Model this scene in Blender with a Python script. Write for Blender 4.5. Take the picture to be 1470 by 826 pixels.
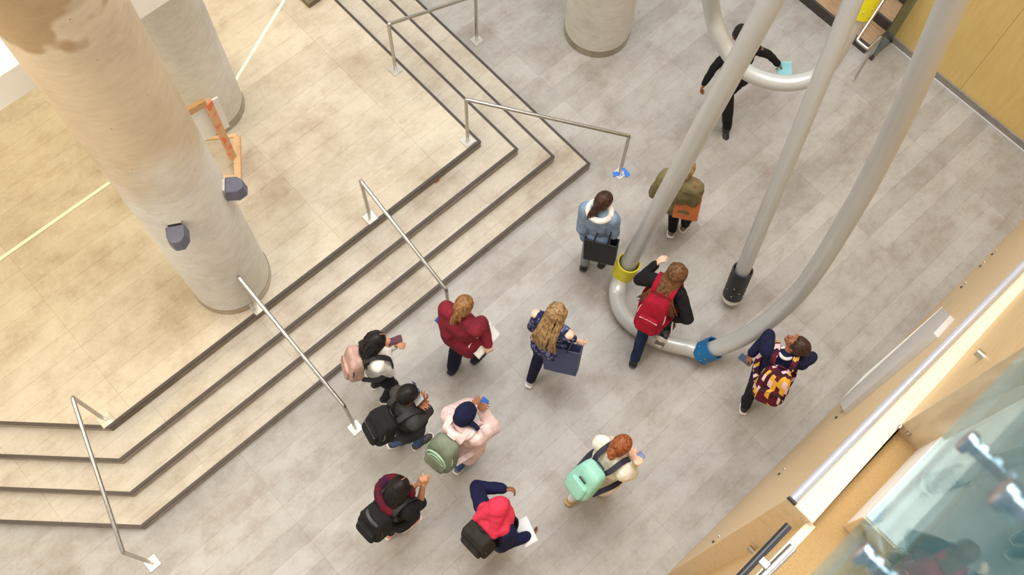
import bpy, bmesh, math, random
import numpy as np
from mathutils import Vector, Matrix
random.seed(7); rng = np.random.default_rng(7)
SC = bpy.context.scene
COL = SC.collection
for o in list(bpy.data.objects): bpy.data.objects.remove(o)

# ------------------------------------------------------------------ camera
# world: x runs along the straight front of the wide steps, y runs up the steps, z is up; the lower floor is z = 0
CAM_H = 10.5
FPX = 1429.0                                     # focal length in pixels of the 1470 x 826 frame
PPX = np.array([735.0, 413.0])
_n = np.array([705 - PPX[0], 985 - PPX[1], FPX]); _n /= np.linalg.norm(_n)
_a = np.array([4600 - PPX[0], -2803 - PPX[1], FPX]); _a -= _n * (_a @ _n); _a /= np.linalg.norm(_a)
ROT = np.stack([_a, np.cross(-_n, _a), -_n])     # rows: world axes in camera coordinates (x right, y down, z forward)

def at(u, v, z=0.0):
    """the point of the place at height z that the photograph shows at u, v"""
    w = ROT @ np.array([u - PPX[0], v - PPX[1], FPX])
    return np.array([0, 0, CAM_H]) + w * ((z - CAM_H) / w[2])

cam_d = bpy.data.cameras.new('camera'); cam = bpy.data.objects.new('camera', cam_d); COL.objects.link(cam)
cam_d.sensor_width = 36.0; cam_d.lens = FPX / 1470 * 36.0; cam_d.clip_start = 0.02; cam_d.clip_end = 200
m = Matrix(((ROT[0][0], -ROT[0][1], -ROT[0][2], 0), (ROT[1][0], -ROT[1][1], -ROT[1][2], 0),
            (ROT[2][0], -ROT[2][1], -ROT[2][2], CAM_H), (0, 0, 0, 1)))
cam.matrix_world = m
cam_d.dof.use_dof = True; cam_d.dof.focus_distance = 10.0; cam_d.dof.aperture_fstop = 5.0
SC.camera = cam

# ------------------------------------------------------------------ light
SC.view_settings.view_transform = 'Standard'; SC.view_settings.look = 'None'
SC.view_settings.gamma = 1.0; SC.view_settings.use_curve_mapping = False
SC.view_settings.exposure = 0.02
W = bpy.data.worlds.new('world'); SC.world = W; W.use_nodes = True
W.node_tree.nodes['Background'].inputs[0].default_value = (1.0, 0.985, 0.96, 1)
W.node_tree.nodes['Background'].inputs[1].default_value = 0.72

def area(name, loc, target, size, sy, power, color):
    l = bpy.data.lights.new(name, 'AREA'); l.shape = 'RECTANGLE'; l.size = size; l.size_y = sy
    l.energy = power; l.color = color
    o = bpy.data.objects.new(name, l); COL.objects.link(o); o.location = loc
    o.rotation_euler = (Vector(target) - Vector(loc)).to_track_quat('-Z', 'Y').to_euler()
    return o
area('skylight', (4.5, 3.0, 15.0), (3.5, 2.5, 0), 9, 7, 1900, (1.0, 0.985, 0.96))
area('daylight_window', (9.0, -9.0, 9.0), (4, 1, 0), 8, 5, 900, (0.88, 0.94, 1.0))
area('soffit_downlights', (-0.5, 8.3, 3.9), (-0.5, 8.3, 0), 8, 2.6, 150, (1.0, 0.78, 0.36))
area('entrance_downlights', (-3.2, 4.2, 6.5), (-2.6, 4.6, 0), 3, 3, 230, (1.0, 0.84, 0.60))

area('gallery_fill', (3.4, -1.1, 8.6), (3.4, -0.95, 0), 5, 0.6, 60, (1.0, 0.95, 0.86))  # unseen fill light, added to brighten the box and landing under the slab

# ------------------------------------------------------------------ materials
def lin(c):
    c = [x / 255 for x in c[:3]]
    return tuple(x / 12.92 if x <= 0.04045 else ((x + 0.055) / 1.055) ** 2.4 for x in c) + (1.0,)

class NT:
    def __init__(s, name):
        s.m = bpy.data.materials.new(name); s.m.use_nodes = True
        s.t = s.m.node_tree; s.b = s.t.nodes['Principled BSDF']
    def n(s, typ, **kw):
        nd = s.t.nodes.new(typ)
        for k, v in kw.items():
            if k.startswith('i_'):
                key = k[2:]; key = int(key) if key.isdigit() else key.replace('_', ' ')
                nd.inputs[key].default_value = v
            else: setattr(nd, k, v)
        return nd
    def l(s, a, b): s.t.links.new(a, b)
    def pos(s, scale=(1, 1, 1), loc=(0, 0, 0), rot=(0, 0, 0), obj=False):
        mp = s.n('ShaderNodeMapping')
        mp.inputs['Scale'].default_value = scale; mp.inputs['Location'].default_value = loc; mp.inputs['Rotation'].default_value = rot
        if obj: s.l(s.n('ShaderNodeTexCoord').outputs['Object'], mp.inputs[0])
        else: s.l(s.n('ShaderNodeNewGeometry').outputs['Position'], mp.inputs[0])
        return mp.outputs[0]
    def noise(s, vec, scale, detail=4, rough=0.6):
        nd = s.n('ShaderNodeTexNoise'); nd.inputs['Scale'].default_value = scale
        nd.inputs['Detail'].default_value = detail; nd.inputs['Roughness'].default_value = rough
        s.l(vec, nd.inputs['Vector']); return nd.outputs['Fac']
    def ramp(s, fac, stops):
        r = s.n('ShaderNodeValToRGB'); e = r.color_ramp.elements
        while len(e) < len(stops): e.new(0.5)
        for el, (p, c) in zip(e, stops): el.position = p; el.color = lin(c)
        s.l(fac, r.inputs[0]); return r.outputs[0]
    def mix(s, fac, a, b, typ='MIX'):
        x = s.n('ShaderNodeMix', data_type='RGBA', blend_type=typ)
        for sock, v in ((x.inputs[0], fac), (x.inputs[6], a), (x.inputs[7], b)):
            if hasattr(v, 'node'): s.l(v, sock)
            else: sock.default_value = v
        return x.outputs[2]
    def bump(s, h, strength=0.2, dist=0.01):
        b = s.n('ShaderNodeBump'); b.inputs['Strength'].default_value = strength; b.inputs['Distance'].default_value = dist
        s.l(h, b.inputs['Height']); s.l(b.outputs[0], s.b.inputs['Normal'])
    def fin(s, color=None, rough=0.6, metal=0.0, spec=0.5):
        if color is not None:
            if hasattr(color, 'node'): s.l(color, s.b.inputs['Base Color'])
            else: s.b.inputs['Base Color'].default_value = color
        s.b.inputs['Roughness'].default_value = rough; s.b.inputs['Metallic'].default_value = metal
        s.b.inputs['Specular IOR Level'].default_value = spec
        return s.m

def shade(c, k): return tuple(max(0, min(255, x * k)) for x in c)

_mc = {}
def plain(name, c, rough=0.5, metal=0.0, var=0.06, scale=6.0, bump=0.0, spec=0.5):
    if name in _mc: return _mc[name]
    t = NT(name); v = t.pos()
    f = t.noise(v, scale)
    col = t.ramp(f, [(0.3, shade(c, 1 - var)), (0.7, shade(c, 1 + var))])
    if bump: t.bump(t.noise(v, scale * 6, 3), bump, 0.004)
    _mc[name] = t.fin(col, rough, metal, spec); return _mc[name]

def cloth(name, c, rough=0.9, var=0.14, scale=9.0):
    if name in _mc: return _mc[name]
    t = NT(name); v = t.pos()
    col = t.ramp(t.noise(v, scale, 5), [(0.3, shade(c, 1 - var)), (0.72, shade(c, 1 + var))])
    t.bump(t.noise(v, 55, 4), 0.25, 0.006)
    _mc[name] = t.fin(col, rough, 0, 0.25); return _mc[name]

def speckle(name, base, spots, scale, lo=0.52, hi=0.58, rough=0.9):
    t = NT(name); v = t.pos()
    f = t.noise(v, scale, 2, 0.5)
    col = t.ramp(f, [(lo, base), (hi, spots)])
    return t.fin(col, rough, 0, 0.25)

def tile_floor(name, x0, y0, c1, c2, mort):
    t = NT(name)
    v = t.pos(loc=(-x0, -y0, 0))
    b = t.n('ShaderNodeTexBrick', offset=0.0, squash=1.0)
    b.inputs['Color1'].default_value = lin(c1); b.inputs['Color2'].default_value = lin(c2); b.inputs['Mortar'].default_value = lin(mort)
    b.inputs['Scale'].default_value = 1.0; b.inputs['Mortar Size'].default_value = 0.0022; b.inputs['Mortar Smooth'].default_value = 0.3
    b.inputs['Bias'].default_value = 0.0; b.inputs['Brick Width'].default_value = 1.395; b.inputs['Row Height'].default_value = 0.2325
    t.l(v, b.inputs['Vector'])
    p = t.pos()
    big = t.noise(p, 1.5, 6, 0.65)
    stain = t.ramp(big, [(0.34, (226, 220, 214)), (0.5, (246, 245, 244)), (0.66, (255, 255, 253))])
    col = t.mix(1.0, b.outputs['Color'], stain, 'MULTIPLY')
    stretched = t.pos(scale=(1.2, 5.5, 1))
    st = t.ramp(t.noise(t.pos(scale=(1, 1.6, 1), loc=(3, 7, 0)), 3.4, 7, 0.72), [(0.36, (238, 233, 228)), (0.52, (252, 251, 250)), (0.64, (255, 255, 255))])
    col = t.mix(1.0, col, st, 'MULTIPLY')
    fine = t.ramp(t.noise(p, 26, 5, 0.7), [(0.3, (244, 243, 242)), (0.6, (255, 255, 255))])
    col = t.mix(0.8, col, fine, 'MULTIPLY')
    t.bump(b.outputs['Fac'], -0.15, 0.002)
    return t.fin(col, 0.42, 0, 0.35)

def wood(name, c1, c2, scale=(1, 12, 12), rough=0.45, wave=3.0):
    t = NT(name); v = t.pos(scale=scale)
    n = t.noise(v, wave, 6, 0.6)
    col = t.ramp(n, [(0.3, c1), (0.5, c2), (0.72, c1)])
    t.bump(n, 0.05, 0.003)
    return t.fin(col, rough, 0, 0.4)

def concrete(name):
    t = NT(name); v = t.pos()
    st = t.pos(scale=(1, 1, 0.9))
    big = t.noise(st, 1.6, 7, 0.65)
    col = t.ramp(big, [(0.28, (196, 191, 180)), (0.45, (212, 208, 199)), (0.68, (222, 219, 211))])
    fine = t.ramp(t.noise(t.pos(scale=(1, 1, 3.0)), 7, 8, 0.7), [(0.32, (226, 222, 216)), (0.6, (255, 255, 255))])
    col = t.mix(0.5, col, fine, 'MULTIPLY')
    # warm light on the upper shaft put into the colour, with its soft curved edge, and the dark pour joint above it
    geo = t.n('ShaderNodeNewGeometry'); sep = t.n('ShaderNodeSeparateXYZ'); t.l(geo.outputs['Position'], sep.inputs[0])
    wob = t.noise(v, 1.3, 3); ma = t.n('ShaderNodeMath', operation='MULTIPLY_ADD'); t.l(wob, ma.inputs[0]); ma.inputs[1].default_value = 1.6; t.l(sep.outputs[2], ma.inputs[2])
    mr = t.n('ShaderNodeMapRange'); mr.inputs[1].default_value = 3.75; mr.inputs[2].default_value = 4.5; t.l(ma.outputs[0], mr.inputs[0])
    col = t.mix(mr.outputs[0], col, t.mix(1.0, col, lin((232, 214, 190)), 'MULTIPLY'))
    m2 = t.n('ShaderNodeMapRange'); m2.inputs[1].default_value = 6.18; m2.inputs[2].default_value = 6.26; t.l(ma.outputs[0], m2.inputs[0])
    col = t.mix(m2.outputs[0], col, t.mix(1.0, col, lin((214, 200, 180)), 'MULTIPLY'))
    pores = t.n('ShaderNodeTexVoronoi'); pores.inputs['Scale'].default_value = 7.0; t.l(v, pores.inputs['Vector'])
    pr = t.n('ShaderNodeMapRange'); pr.inputs[1].default_value = 0.05; pr.inputs[2].default_value = 0.03; t.l(pores.outputs['Distance'], pr.inputs[0])
    col = t.mix(pr.outputs[0], col, lin((120, 112, 100)))
    t.bump(t.noise(v, 9, 6), 0.12, 0.01)
    return t.fin(col, 0.75, 0, 0.25)

def steel(name, c=(200, 196, 188), rough=0.32, axis=(1, 1, 1)):
    if name in _mc: return _mc[name]
    t = NT(name); v = t.pos(scale=axis)
    col = t.ramp(t.noise(v, 30, 3), [(0.3, shade(c, 0.9)), (0.7, c)])
    _mc[name] = t.fin(col, rough, 1.0); return _mc[name]

M = {}
M['floor'] = tile_floor('grey_plank_tile', 0.95 - 1.395 * 8, -0.04 - 0.2325 * 40, (171, 168, 164), (187, 185, 182), (156, 152, 147))
M['landing'] = tile_floor('beige_plank_tile', 0.42 - 1.395 * 12, -0.0 - 0.2325 * 8, (200, 190, 172), (210, 201, 184), (172, 157, 134))
M['tread'] = tile_floor('step_plank_tile', 0.6 - 1.395 * 12, 0.03 - 0.305 * 8, (194, 186, 172), (202, 195, 182), (164, 156, 146))
M['nosing'] = plain('dark_nosing', (74, 66, 62), 0.5, 0.2)
M['riser'] = plain('riser_tile', (150, 138, 126), 0.6, var=0.1)
M['concrete'] = concrete('column_concrete')
M['steel'] = steel('brushed_steel'); M['ring'] = steel('polished_base_ring', (186, 176, 158), 0.16, (8, 8, .2))
M['plate'] = steel('base_plate_steel', (222, 218, 210), 0.4)
M['white'] = plain('white_paint', (240, 238, 232), 0.6, var=0.01)
M['strip'] = plain('cream_inlay', (246, 238, 214), 0.5, var=0.02)

# ------------------------------------------------------------------ geometry helpers
ORG = {}
class MB:
    def __init__(s): s.v = []; s.f = []; s.k = 0
    def add(s, v, f):
        v = np.asarray(v, float); s.v.append(v); s.f += [tuple(i + s.k for i in q) for q in f]; s.k += len(v); return s
    def box(s, c, size, R=None):
        c = np.asarray(c, float); h = np.asarray(size, float) / 2
        p = np.array([[x, y, z] for x in (-1, 1) for y in (-1, 1) for z in (-1, 1)], float) * h
        if R is not None: p = p @ np.asarray(R).T
        return s.add(p + c, [(0, 1, 3, 2), (4, 6, 7, 5), (0, 4, 5, 1), (2, 3, 7, 6), (0, 2, 6, 4), (1, 5, 7, 3)])
    def hull8(s, lo, hi):
        """a solid between two matching rings of points"""
        n = len(lo); v = list(lo) + list(hi)
        f = [tuple(range(n))[::-1], tuple(range(n, 2 * n))] + [(i, (i + 1) % n, n + (i + 1) % n, n + i) for i in range(n)]
        return s.add(v, f)
    def prism(s, poly, z0, z1):
        return s.hull8([(p[0], p[1], z0) for p in poly], [(p[0], p[1], z1) for p in poly])
    def tube(s, path, r, seg=14, caps=True, flat=None):
        P = np.asarray(path, float); n = len(P); r = np.broadcast_to(np.asarray(r, float), (n,))
        T = np.gradient(P, axis=0); T /= np.linalg.norm(T, axis=1)[:, None] + 1e-9
        u = np.cross(T[0], [0, 0, 1.0]);
        if np.linalg.norm(u) < 1e-3: u = np.cross(T[0], [1.0, 0, 0])
        u /= np.linalg.norm(u); V = []
        for i in range(n):
            u = u - T[i] * (u @ T[i]); u /= np.linalg.norm(u); w = np.cross(T[i], u)
            for k in range(seg):
                a = 2 * math.pi * k / seg; V.append(P[i] + r[i] * (math.cos(a) * u + math.sin(a) * w))
        F = [(i * seg + k, i * seg + (k + 1) % seg, (i + 1) * seg + (k + 1) % seg, (i + 1) * seg + k) for i in range(n - 1) for k in range(seg)]
        if caps: F += [tuple(range(seg))[::-1], tuple(range((n - 1) * seg, n * seg))]
        return s.add(V, F)
    def pipe(s, path, r, ri, seg=28):
        """a hollow sleeve along a path"""
        P = np.asarray(path, float); a = MB().tube(P, r, seg, False); b = MB().tube(P, ri, seg, False)
        n = len(P); va = np.concatenate(a.v); vb = np.concatenate(b.v); N = len(va)
        F = a.f + [tuple(i + N for i in q)[::-1] for q in b.f]
        for row in (0, n - 1):
            for k in range(seg):
                i, j = row * seg + k, row * seg + (k + 1) % seg
                F.append((i, N + i, N + j, j) if row == 0 else (i, j, N + j, N + i))
        return s.add(np.concatenate([va, vb]), F)
    def sq(s, c, h, R=None, e=0.4, nu=20, nv=28, taper=0.0, bend=0.0):
        """a rounded block: e near 0 is a box, 1 an ellipsoid"""
        c = np.asarray(c, float); V = []
        sg = lambda x, p: math.copysign(abs(x) ** p, x)
        for i in range(nu + 1):
            a = -math.pi / 2 + math.pi * i / nu
            for k in range(nv):
                b = 2 * math.pi * k / nv
                x, y, z = sg(math.cos(a), e) * sg(math.cos(b), e), sg(math.cos(a), e) * sg(math.sin(b), e), sg(math.sin(a), e)
                t = 1 - taper * z
                V.append((x * h[0] * t, y * h[1] * t, z * h[2]))
        V = np.array(V)
        if R is not None: V = V @ np.asarray(R).T
        F = [(i * nv + k, i * nv + (k + 1) % nv, (i + 1) * nv + (k + 1) % nv, (i + 1) * nv + k) for i in range(nu) for k in range(nv)]
        return s.add(V + c, F)
    def ell(s, c, h, R=None, nu=12, nv=18): return s.sq(c, h, R, 1.0, nu, nv)
    def cap(s, a, b, ra, rb=None, seg=14):
        """a tapered limb with round ends"""
        a = np.asarray(a, float); b = np.asarray(b, float); rb = ra if rb is None else rb
        d = b - a; L = np.linalg.norm(d) + 1e-9; d = d / L
        ts = [(-math.sin(x), math.cos(x)) for x in np.linspace(math.pi / 2 - .05, 0, 6)]
        P = [a + d * ra * t for t, _ in ts] + [b + d * rb * -t for t, _ in ts[::-1]]
        r = [ra * q for _, q in ts] + [rb * q for _, q in ts[::-1]]
        return s.tube(P, r, seg, True)
    def ribbon(s, path, side, w, th=0.008):
        P = np.asarray(path, float); S = np.broadcast_to(np.asarray(side, float), P.shape)
        T = np.gradient(P, axis=0); N = np.cross(T, S); N /= np.linalg.norm(N, axis=1)[:, None] + 1e-9
        S = S / (np.linalg.norm(S, axis=1)[:, None] + 1e-9); V = []
        for i in range(len(P)):
            V += [P[i] - S[i] * w / 2 - N[i] * th / 2, P[i] + S[i] * w / 2 - N[i] * th / 2, P[i] + S[i] * w / 2 + N[i] * th / 2, P[i] - S[i] * w / 2 + N[i] * th / 2]
        n = len(P); F = [(4 * i + k, 4 * i + (k + 1) % 4, 4 * i + 4 + (k + 1) % 4, 4 * i + 4 + k) for i in range(n - 1) for k in range(4)]
        return s.add(V, F + [(3, 2, 1, 0), (4 * n - 4, 4 * n - 3, 4 * n - 2, 4 * n - 1)])
    def mesh(s, name, off=(0, 0, 0)):
        me = bpy.data.meshes.new(name); me.from_pydata((np.concatenate(s.v) - np.asarray(off)).tolist(), [], s.f); me.update()
        bm = bmesh.new(); bm.from_mesh(me); bmesh.ops.recalc_face_normals(bm, faces=bm.faces); bm.to_mesh(me); bm.free()
        return me

def root_of(o):
    while o.parent: o = o.parent
    return o
def link(name, me, mat, parent, smooth):
    o = bpy.data.objects.new(name, me); COL.objects.link(o); me.materials.append(mat)
    if smooth is not None:
        for p in me.polygons: p.use_smooth = True
        if smooth < 180:
            bm = bmesh.new(); bm.from_mesh(me)
            for e in bm.edges:
                if len(e.link_faces) == 2 and e.calc_face_angle(0) > math.radians(smooth): e.smooth = False
            bm.to_mesh(me); bm.free()
    if parent is not None: o.parent = parent
    return o
def part(name, mb, mat, parent=None, smooth=40, bevel=0.0):
    off = ORG[root_of(parent).name] if parent is not None else (0, 0, 0)
    o = link(name, mb.mesh(name, off), mat, parent, smooth)
    if bevel:
        b = o.modifiers.new('bevel', 'BEVEL'); b.width = bevel; b.segments = 2; b.limit_method = 'ANGLE'
    return o
def blob(name, mb, mat, parent, voxel=0.01, smooth=4, wrinkle=0.0, wsize=0.12):
    """all the limbs of a body or garment grown together into one continuous surface"""
    off = ORG[root_of(parent).name]
    me = mb.mesh(name + '_src', off); t = bpy.data.objects.new('tmp', me); COL.objects.link(t)
    r = t.modifiers.new('r', 'REMESH'); r.mode = 'VOXEL'; r.voxel_size = voxel
    if smooth:
        sm = t.modifiers.new('s', 'SMOOTH'); sm.factor = 0.5; sm.iterations = smooth
    if wrinkle:
        tx = bpy.data.textures.new('folds', 'CLOUDS'); tx.noise_scale = wsize; tx.noise_depth = 2
        d = t.modifiers.new('d', 'DISPLACE'); d.texture = tx; d.strength = wrinkle; d.mid_level = 0.5; d.texture_coords = 'LOCAL'
    dg = bpy.context.evaluated_depsgraph_get(); me2 = bpy.data.meshes.new_from_object(t.evaluated_get(dg))
    bpy.data.objects.remove(t); me2.name = name; me2.materials.clear()
    return link(name, me2, mat, parent, 180)
def thing(name, label, cat, loc, group=None):
    o = bpy.data.objects.new(name, None); COL.objects.link(o); o.location = loc; o.empty_display_size = 0.1
    ORG[o.name] = np.asarray(loc, float); o['label'] = label; o['category'] = cat
    if group: o['group'] = group
    return o
def struct(name, mb, mat, smooth=40):
    o = link(name, mb.mesh(name), mat, None, smooth); o['kind'] = 'structure'; return o

# ------------------------------------------------------------------ setting
RISE = 0.13; TR = 0.305; LZ = 4 * RISE
LC = [np.array([-1.249 - 0.1285 * i, 4.418 - TR * i]) for i in range(4)]    # left corners of the four nosings
RC = [np.array([3.782 + TR * i, 4.403 - TR * i]) for i in range(4)]         # right corners
CD = np.array([math.cos(math.radians(135.7)), math.sin(math.radians(135.7))])
YB = 11.5
def level(i, inset=0.0):
    L, R = LC[i], RC[i]
    return [L, R, np.array([R[0], YB]), L + CD * 9 + np.array([0, YB - (L + CD * 9)[1] if (L + CD * 9)[1] < YB else 0]), L + CD * 7]
def level_poly(i): return [LC[i], RC[i], np.array([RC[i][0] + 0.0, YB]), np.array([(LC[i] + CD * 7)[0], YB]), LC[i] + CD * 7]

struct('floor', MB().box((2.0, 3.0, -0.1), (20, 22, 0.2)), M['floor'])
struct('floor_upper', MB().prism([p for p in level_poly(0)], 0.0, LZ - 0.004), M['landing'])
steps = thing('wide_steps', 'broad angled flight of beige tiled steps with dark nosings below the landing', 'steps', (1.2, 3.9, 0))
def band(i, w, z0, z1, off=0.0):
    """a strip along the three-sided edge of level i, w wide inwards"""
    out = [LC[i] + CD * 7, LC[i], RC[i], np.array([RC[i][0], YB])]
    nC = np.array([CD[1], -CD[0]])          # inward normal of the left side
    if nC @ np.array([1, 0]) < 0: nC = -nC
    k = np.tan(math.radians(22.1))
    inn = [out[0] + nC * w, LC[i] + np.array([k * w, w]), RC[i] + np.array([-w, w]), out[3] + np.array([-w, 0])]
    if off:
        out = [out[0] - nC * off, LC[i] - np.array([k * off, off]), RC[i] + np.array([off, -off]), out[3] + np.array([off, 0])]
    mb = MB()
    for a in range(3):
        q = [out[a], out[a + 1], inn[a + 1], inn[a]]
        mb.prism(q, z0, z1)
    return mb
for i in (1, 2, 3):
    part('tread', band(i, TR + 0.02, LZ - RISE * i - 0.02, LZ - RISE * i - 0.004), M['tread'], steps)
for i in range(4):
    part('riser', band(i, 0.03, LZ - RISE * (i + 1), LZ - RISE * i - 0.02), M['riser'], steps)
    part('nosing', band(i, 0.028, LZ - RISE * i - 0.022, LZ - RISE * i + 0.001, 0.004), M['nosing'], steps)

# inlaid pale line across the landing
p0, p1, p2 = np.array([-4.5, 6.763]), np.array([1.85, 6.763]), np.array([4.5, 8.027])
mb = MB(); w = 0.019
d2 = (p2 - p1) / np.linalg.norm(p2 - p1); n2 = np.array([-d2[1], d2[0]])
mb.prism([p0 + (0, -w), p1 + (0, -w), p1 + (0, w), p0 + (0, w)], LZ - 0.003, LZ + 0.002)
mb.prism([p1 - n2 * w, p2 - n2 * w, p2 + n2 * w, p1 + n2 * w], LZ - 0.003, LZ + 0.0021)
struct('trim_1', mb, M['strip'])

# white mezzanine edge between the two left columns
mb = MB().prism([(-6, 5.45), (2.3, 5.45), (2.3, 5.75), (-6, 5.75)], 4.0, 4.3)
mb.prism([(-6, 5.75), (2.3, 5.75), (2.3, 11.5), (-6, 11.5)], 4.05, 4.3)
slab = struct('ceiling', mb, M['white'])

def column(label, x, y, z0, z1, ring_h):
    t = thing('concrete_column', label, 'column', (x, y, z0), 'round concrete columns')
    zs = np.linspace(z0 + 0.02, z1, 40)
    part('shaft', MB().tube([(x, y, z) for z in zs], 0.417, 72), M['concrete'], t)
    part('base_ring', MB().pipe([(x, y, z0), (x, y, z0 + ring_h)], 0.424, 0.40, 72), M['ring'], t)
    return t
column('large round concrete column by the steps carrying two grey floodlights', 0.658, 4.925, LZ, 10.4, 0.10)
column('round concrete column standing behind the wooden easel', 1.731, 6.843, LZ, 4.0, 0.12)
column('pale round concrete column standing on the lower floor, cut by the top of the photo', 6.158, 4.863, 0.0, 10.4, 0.12)

# right hand wall, perforated yellow birch
t = NT('perforated_birch'); v = t.pos()
sep = t.n('ShaderNodeSeparateXYZ'); t.l(v, sep.inputs[0])
def wv(sock, k):
    a = t.n('ShaderNodeMath', operation='MULTIPLY'); t.l(sock, a.inputs[0]); a.inputs[1].default_value = k
    b = t.n('ShaderNodeMath', operation='SINE'); t.l(a.outputs[0], b.inputs[0]); return b.outputs[0]
mu = t.n('ShaderNodeMath', operation='MULTIPLY'); t.l(wv(sep.outputs[1], 2 * math.pi / 0.03), mu.inputs[0]); t.l(wv(sep.outputs[2], 2 * math.pi / 0.03), mu.inputs[1])
mr = t.n('ShaderNodeMapRange'); mr.inputs[1].default_value = 0.35; mr.inputs[2].default_value = 0.8; t.l(mu.outputs[0], mr.inputs[0])
gr = t.noise(t.pos(scale=(3, 9, 1.2)), 2.0, 5)
base = t.ramp(gr, [(0.3, (222, 192, 120)), (0.7, (232, 204, 136))])
col = t.mix(mr.outputs[0], base, lin((196, 164, 98)))
sm = t.n('ShaderNodeMath', operation='PINGPONG'); t.l(sep.outputs[1], sm.inputs[0]); sm.inputs[1].default_value = 0.6
sl = t.n('ShaderNodeMath', operation='LESS_THAN'); t.l(sm.outputs[0], sl.inputs[0]); sl.inputs[1].default_value = 0.003
col = t.mix(sl.outputs[0], col, lin((160, 128, 74)))
M['perf'] = t.fin(col, 0.45, 0, 0.4)
struct('wall_right', MB().prism([(8.85, -3.0), (9.05, -3.0), (9.05, 2.25), (8.85, 2.25)], 0.0, 9.5), M['perf'])
struct('baseboard_right', MB().prism([(8.825, -3.0), (8.85, -3.0), (8.85, 2.25), (8.825, 2.25)], 0.0, 0.11), plain('grey_baseboard', (142, 138, 132), 0.5))
struct('trim_2', MB().prism([(8.808, -3.0), (8.825, -3.0), (8.825, 2.25), (8.808, 2.25)], 0.0, 0.012), plain('floor_edge_strip', (206, 206, 206), 0.3, var=0.03))

# timber stair beside the wall, top right
ts = thing('timber_stair', 'timber stair with dark risers beyond the glass panel', 'stair', (9.0, 5.0, 0))
M['walnut'] = wood('striped_timber', (124, 96, 70), (176, 144, 108), (22, 1.2, 22), 0.5, 3.0)
M['dark'] = plain('dark_riser', (62, 57, 54), 0.55)
for k in range(7):
    x0 = 8.44 + 0.34 * k; z1 = 0.16 * (k + 1)
    part('riser', MB().prism([(x0, 2.36), (x0 + 0.03, 2.36), (x0 + 0.03, 8.0), (x0, 8.0)], 0.16 * k, z1), M['dark'], ts)
    part('tread', MB().prism([(x0 + 0.03, 2.36), (x0 + 0.36, 2.36), (x0 + 0.36, 8.0), (x0 + 0.03, 8.0)], 0.16 * k + 0.06, z1 + 0.002), M['walnut'], ts)

def glass(name, tint, rough=0.0, refl=0.14, trans=0.9):
    t = NT(name); nt = t.t; nt.nodes.remove(t.b); out = nt.nodes['Material Output']
    tr = t.n('ShaderNodeBsdfTransparent'); tr.inputs[0].default_value = lin(tint)
    gl = t.n('ShaderNodeBsdfGlossy'); gl.inputs['Roughness'].default_value = rough; gl.inputs[0].default_value = lin((235, 245, 248))
    fr = t.n('ShaderNodeFresnel'); fr.inputs[0].default_value = 1.5
    ad = t.n('ShaderNodeMath', operation='MULTIPLY_ADD'); t.l(fr.outputs[0], ad.inputs[0]); ad.inputs[1].default_value = trans; ad.inputs[2].default_value = refl; ad.use_clamp = True
    mx = t.n('ShaderNodeMixShader'); t.l(ad.outputs[0], mx.inputs[0]); t.l(tr.outputs[0], mx.inputs[1]); t.l(gl.outputs[0], mx.inputs[2]); t.l(mx.outputs[0], out.inputs[0])
    return t.m
M['glass'] = glass('clear_glass', (222, 236, 230), 0.0, 0.03)
gp = thing('glass_balustrade', 'clear glass balustrade panel between the yellow wall and the timber stair', 'glass panel', (8.64, 2.25, 0))
part('pane', MB().box((8.64, 2.25, 0.62), (0.40, 0.014, 1.2)), M['glass'], gp)
part('base_channel', MB().box((8.64, 2.25, 0.012), (0.40, 0.026, 0.024)), M['steel'], gp)
part('clamp', MB().box((8.445, 2.25, 0.03), (0.04, 0.05, 0.06)), M['dark'], gp, bevel=0.004)
part('clamp', MB().box((8.83, 2.25, 0.03), (0.035, 0.05, 0.06)), M['dark'], gp, bevel=0.004)
def arcjoin(pts, r=0.03, n=5):
    pts = [np.asarray(p, float) for p in pts]; out = [pts[0]]
    for a, b, c in zip(pts, pts[1:], pts[2:]):
        u = (a - b) / np.linalg.norm(a - b); w = (c - b) / np.linalg.norm(c - b)
        p, q = b + u * r, b + w * r
        for k in range(n): s_ = k / (n - 1); out.append((1 - s_) ** 2 * p + 2 * s_ * (1 - s_) * b + s_ ** 2 * q)
    return out + [pts[-1]]
hr = thing('stair_handrail', 'slim steel handrail with returned end beside the timber stair', 'handrail', (8.05, 2.18, 0))
part('rail', MB().tube(arcjoin([(9.6, 2.72, 1.75), (7.80, 2.335, 0.90), (7.80, 2.165, 0.90), (8.05, 2.176, 0.90), (8.047, 2.188, 0.86)], 0.02), 0.021, 12), M['steel'], hr)
part('post', MB().tube([(8.045, 2.188, 0.0), (8.045, 2.188, 0.88)], 0.014, 12), M['steel'], hr)
part('base_plate', MB().tube([(8.045, 2.188, 0.0), (8.045, 2.188, 0.008)], 0.045, 20), M['plate'], hr)

# framed floor hatch at the upper edge
hp = thing('floor_display', 'dark framed glass topped case at the upper edge of the landing', 'display case', (3.3, 8.2, LZ))
x0, y0 = at(444, 12, LZ)[:2]
part('frame', MB().box((x0 + 0.5, y0 + 0.03, LZ + 0.04), (1.0, 0.06, 0.08)).box((x0 + 0.03, y0 + 0.56, LZ + 0.04), (0.06, 1.0, 0.08)).box((x0 + 0.97, y0 + 0.56, LZ + 0.04), (0.06, 1.0, 0.08)).box((x0 + 0.5, y0 + 1.09, LZ + 0.04), (1.0, 0.06, 0.08)), plain('bronze_frame', (104, 92, 70), 0.5), hp)
part('glass_top', MB().box((x0 + 0.5, y0 + 0.56, LZ + 0.04), (0.88, 1.0, 0.04)), plain('pale_glass', (206, 232, 226), 0.1), hp)

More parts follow.
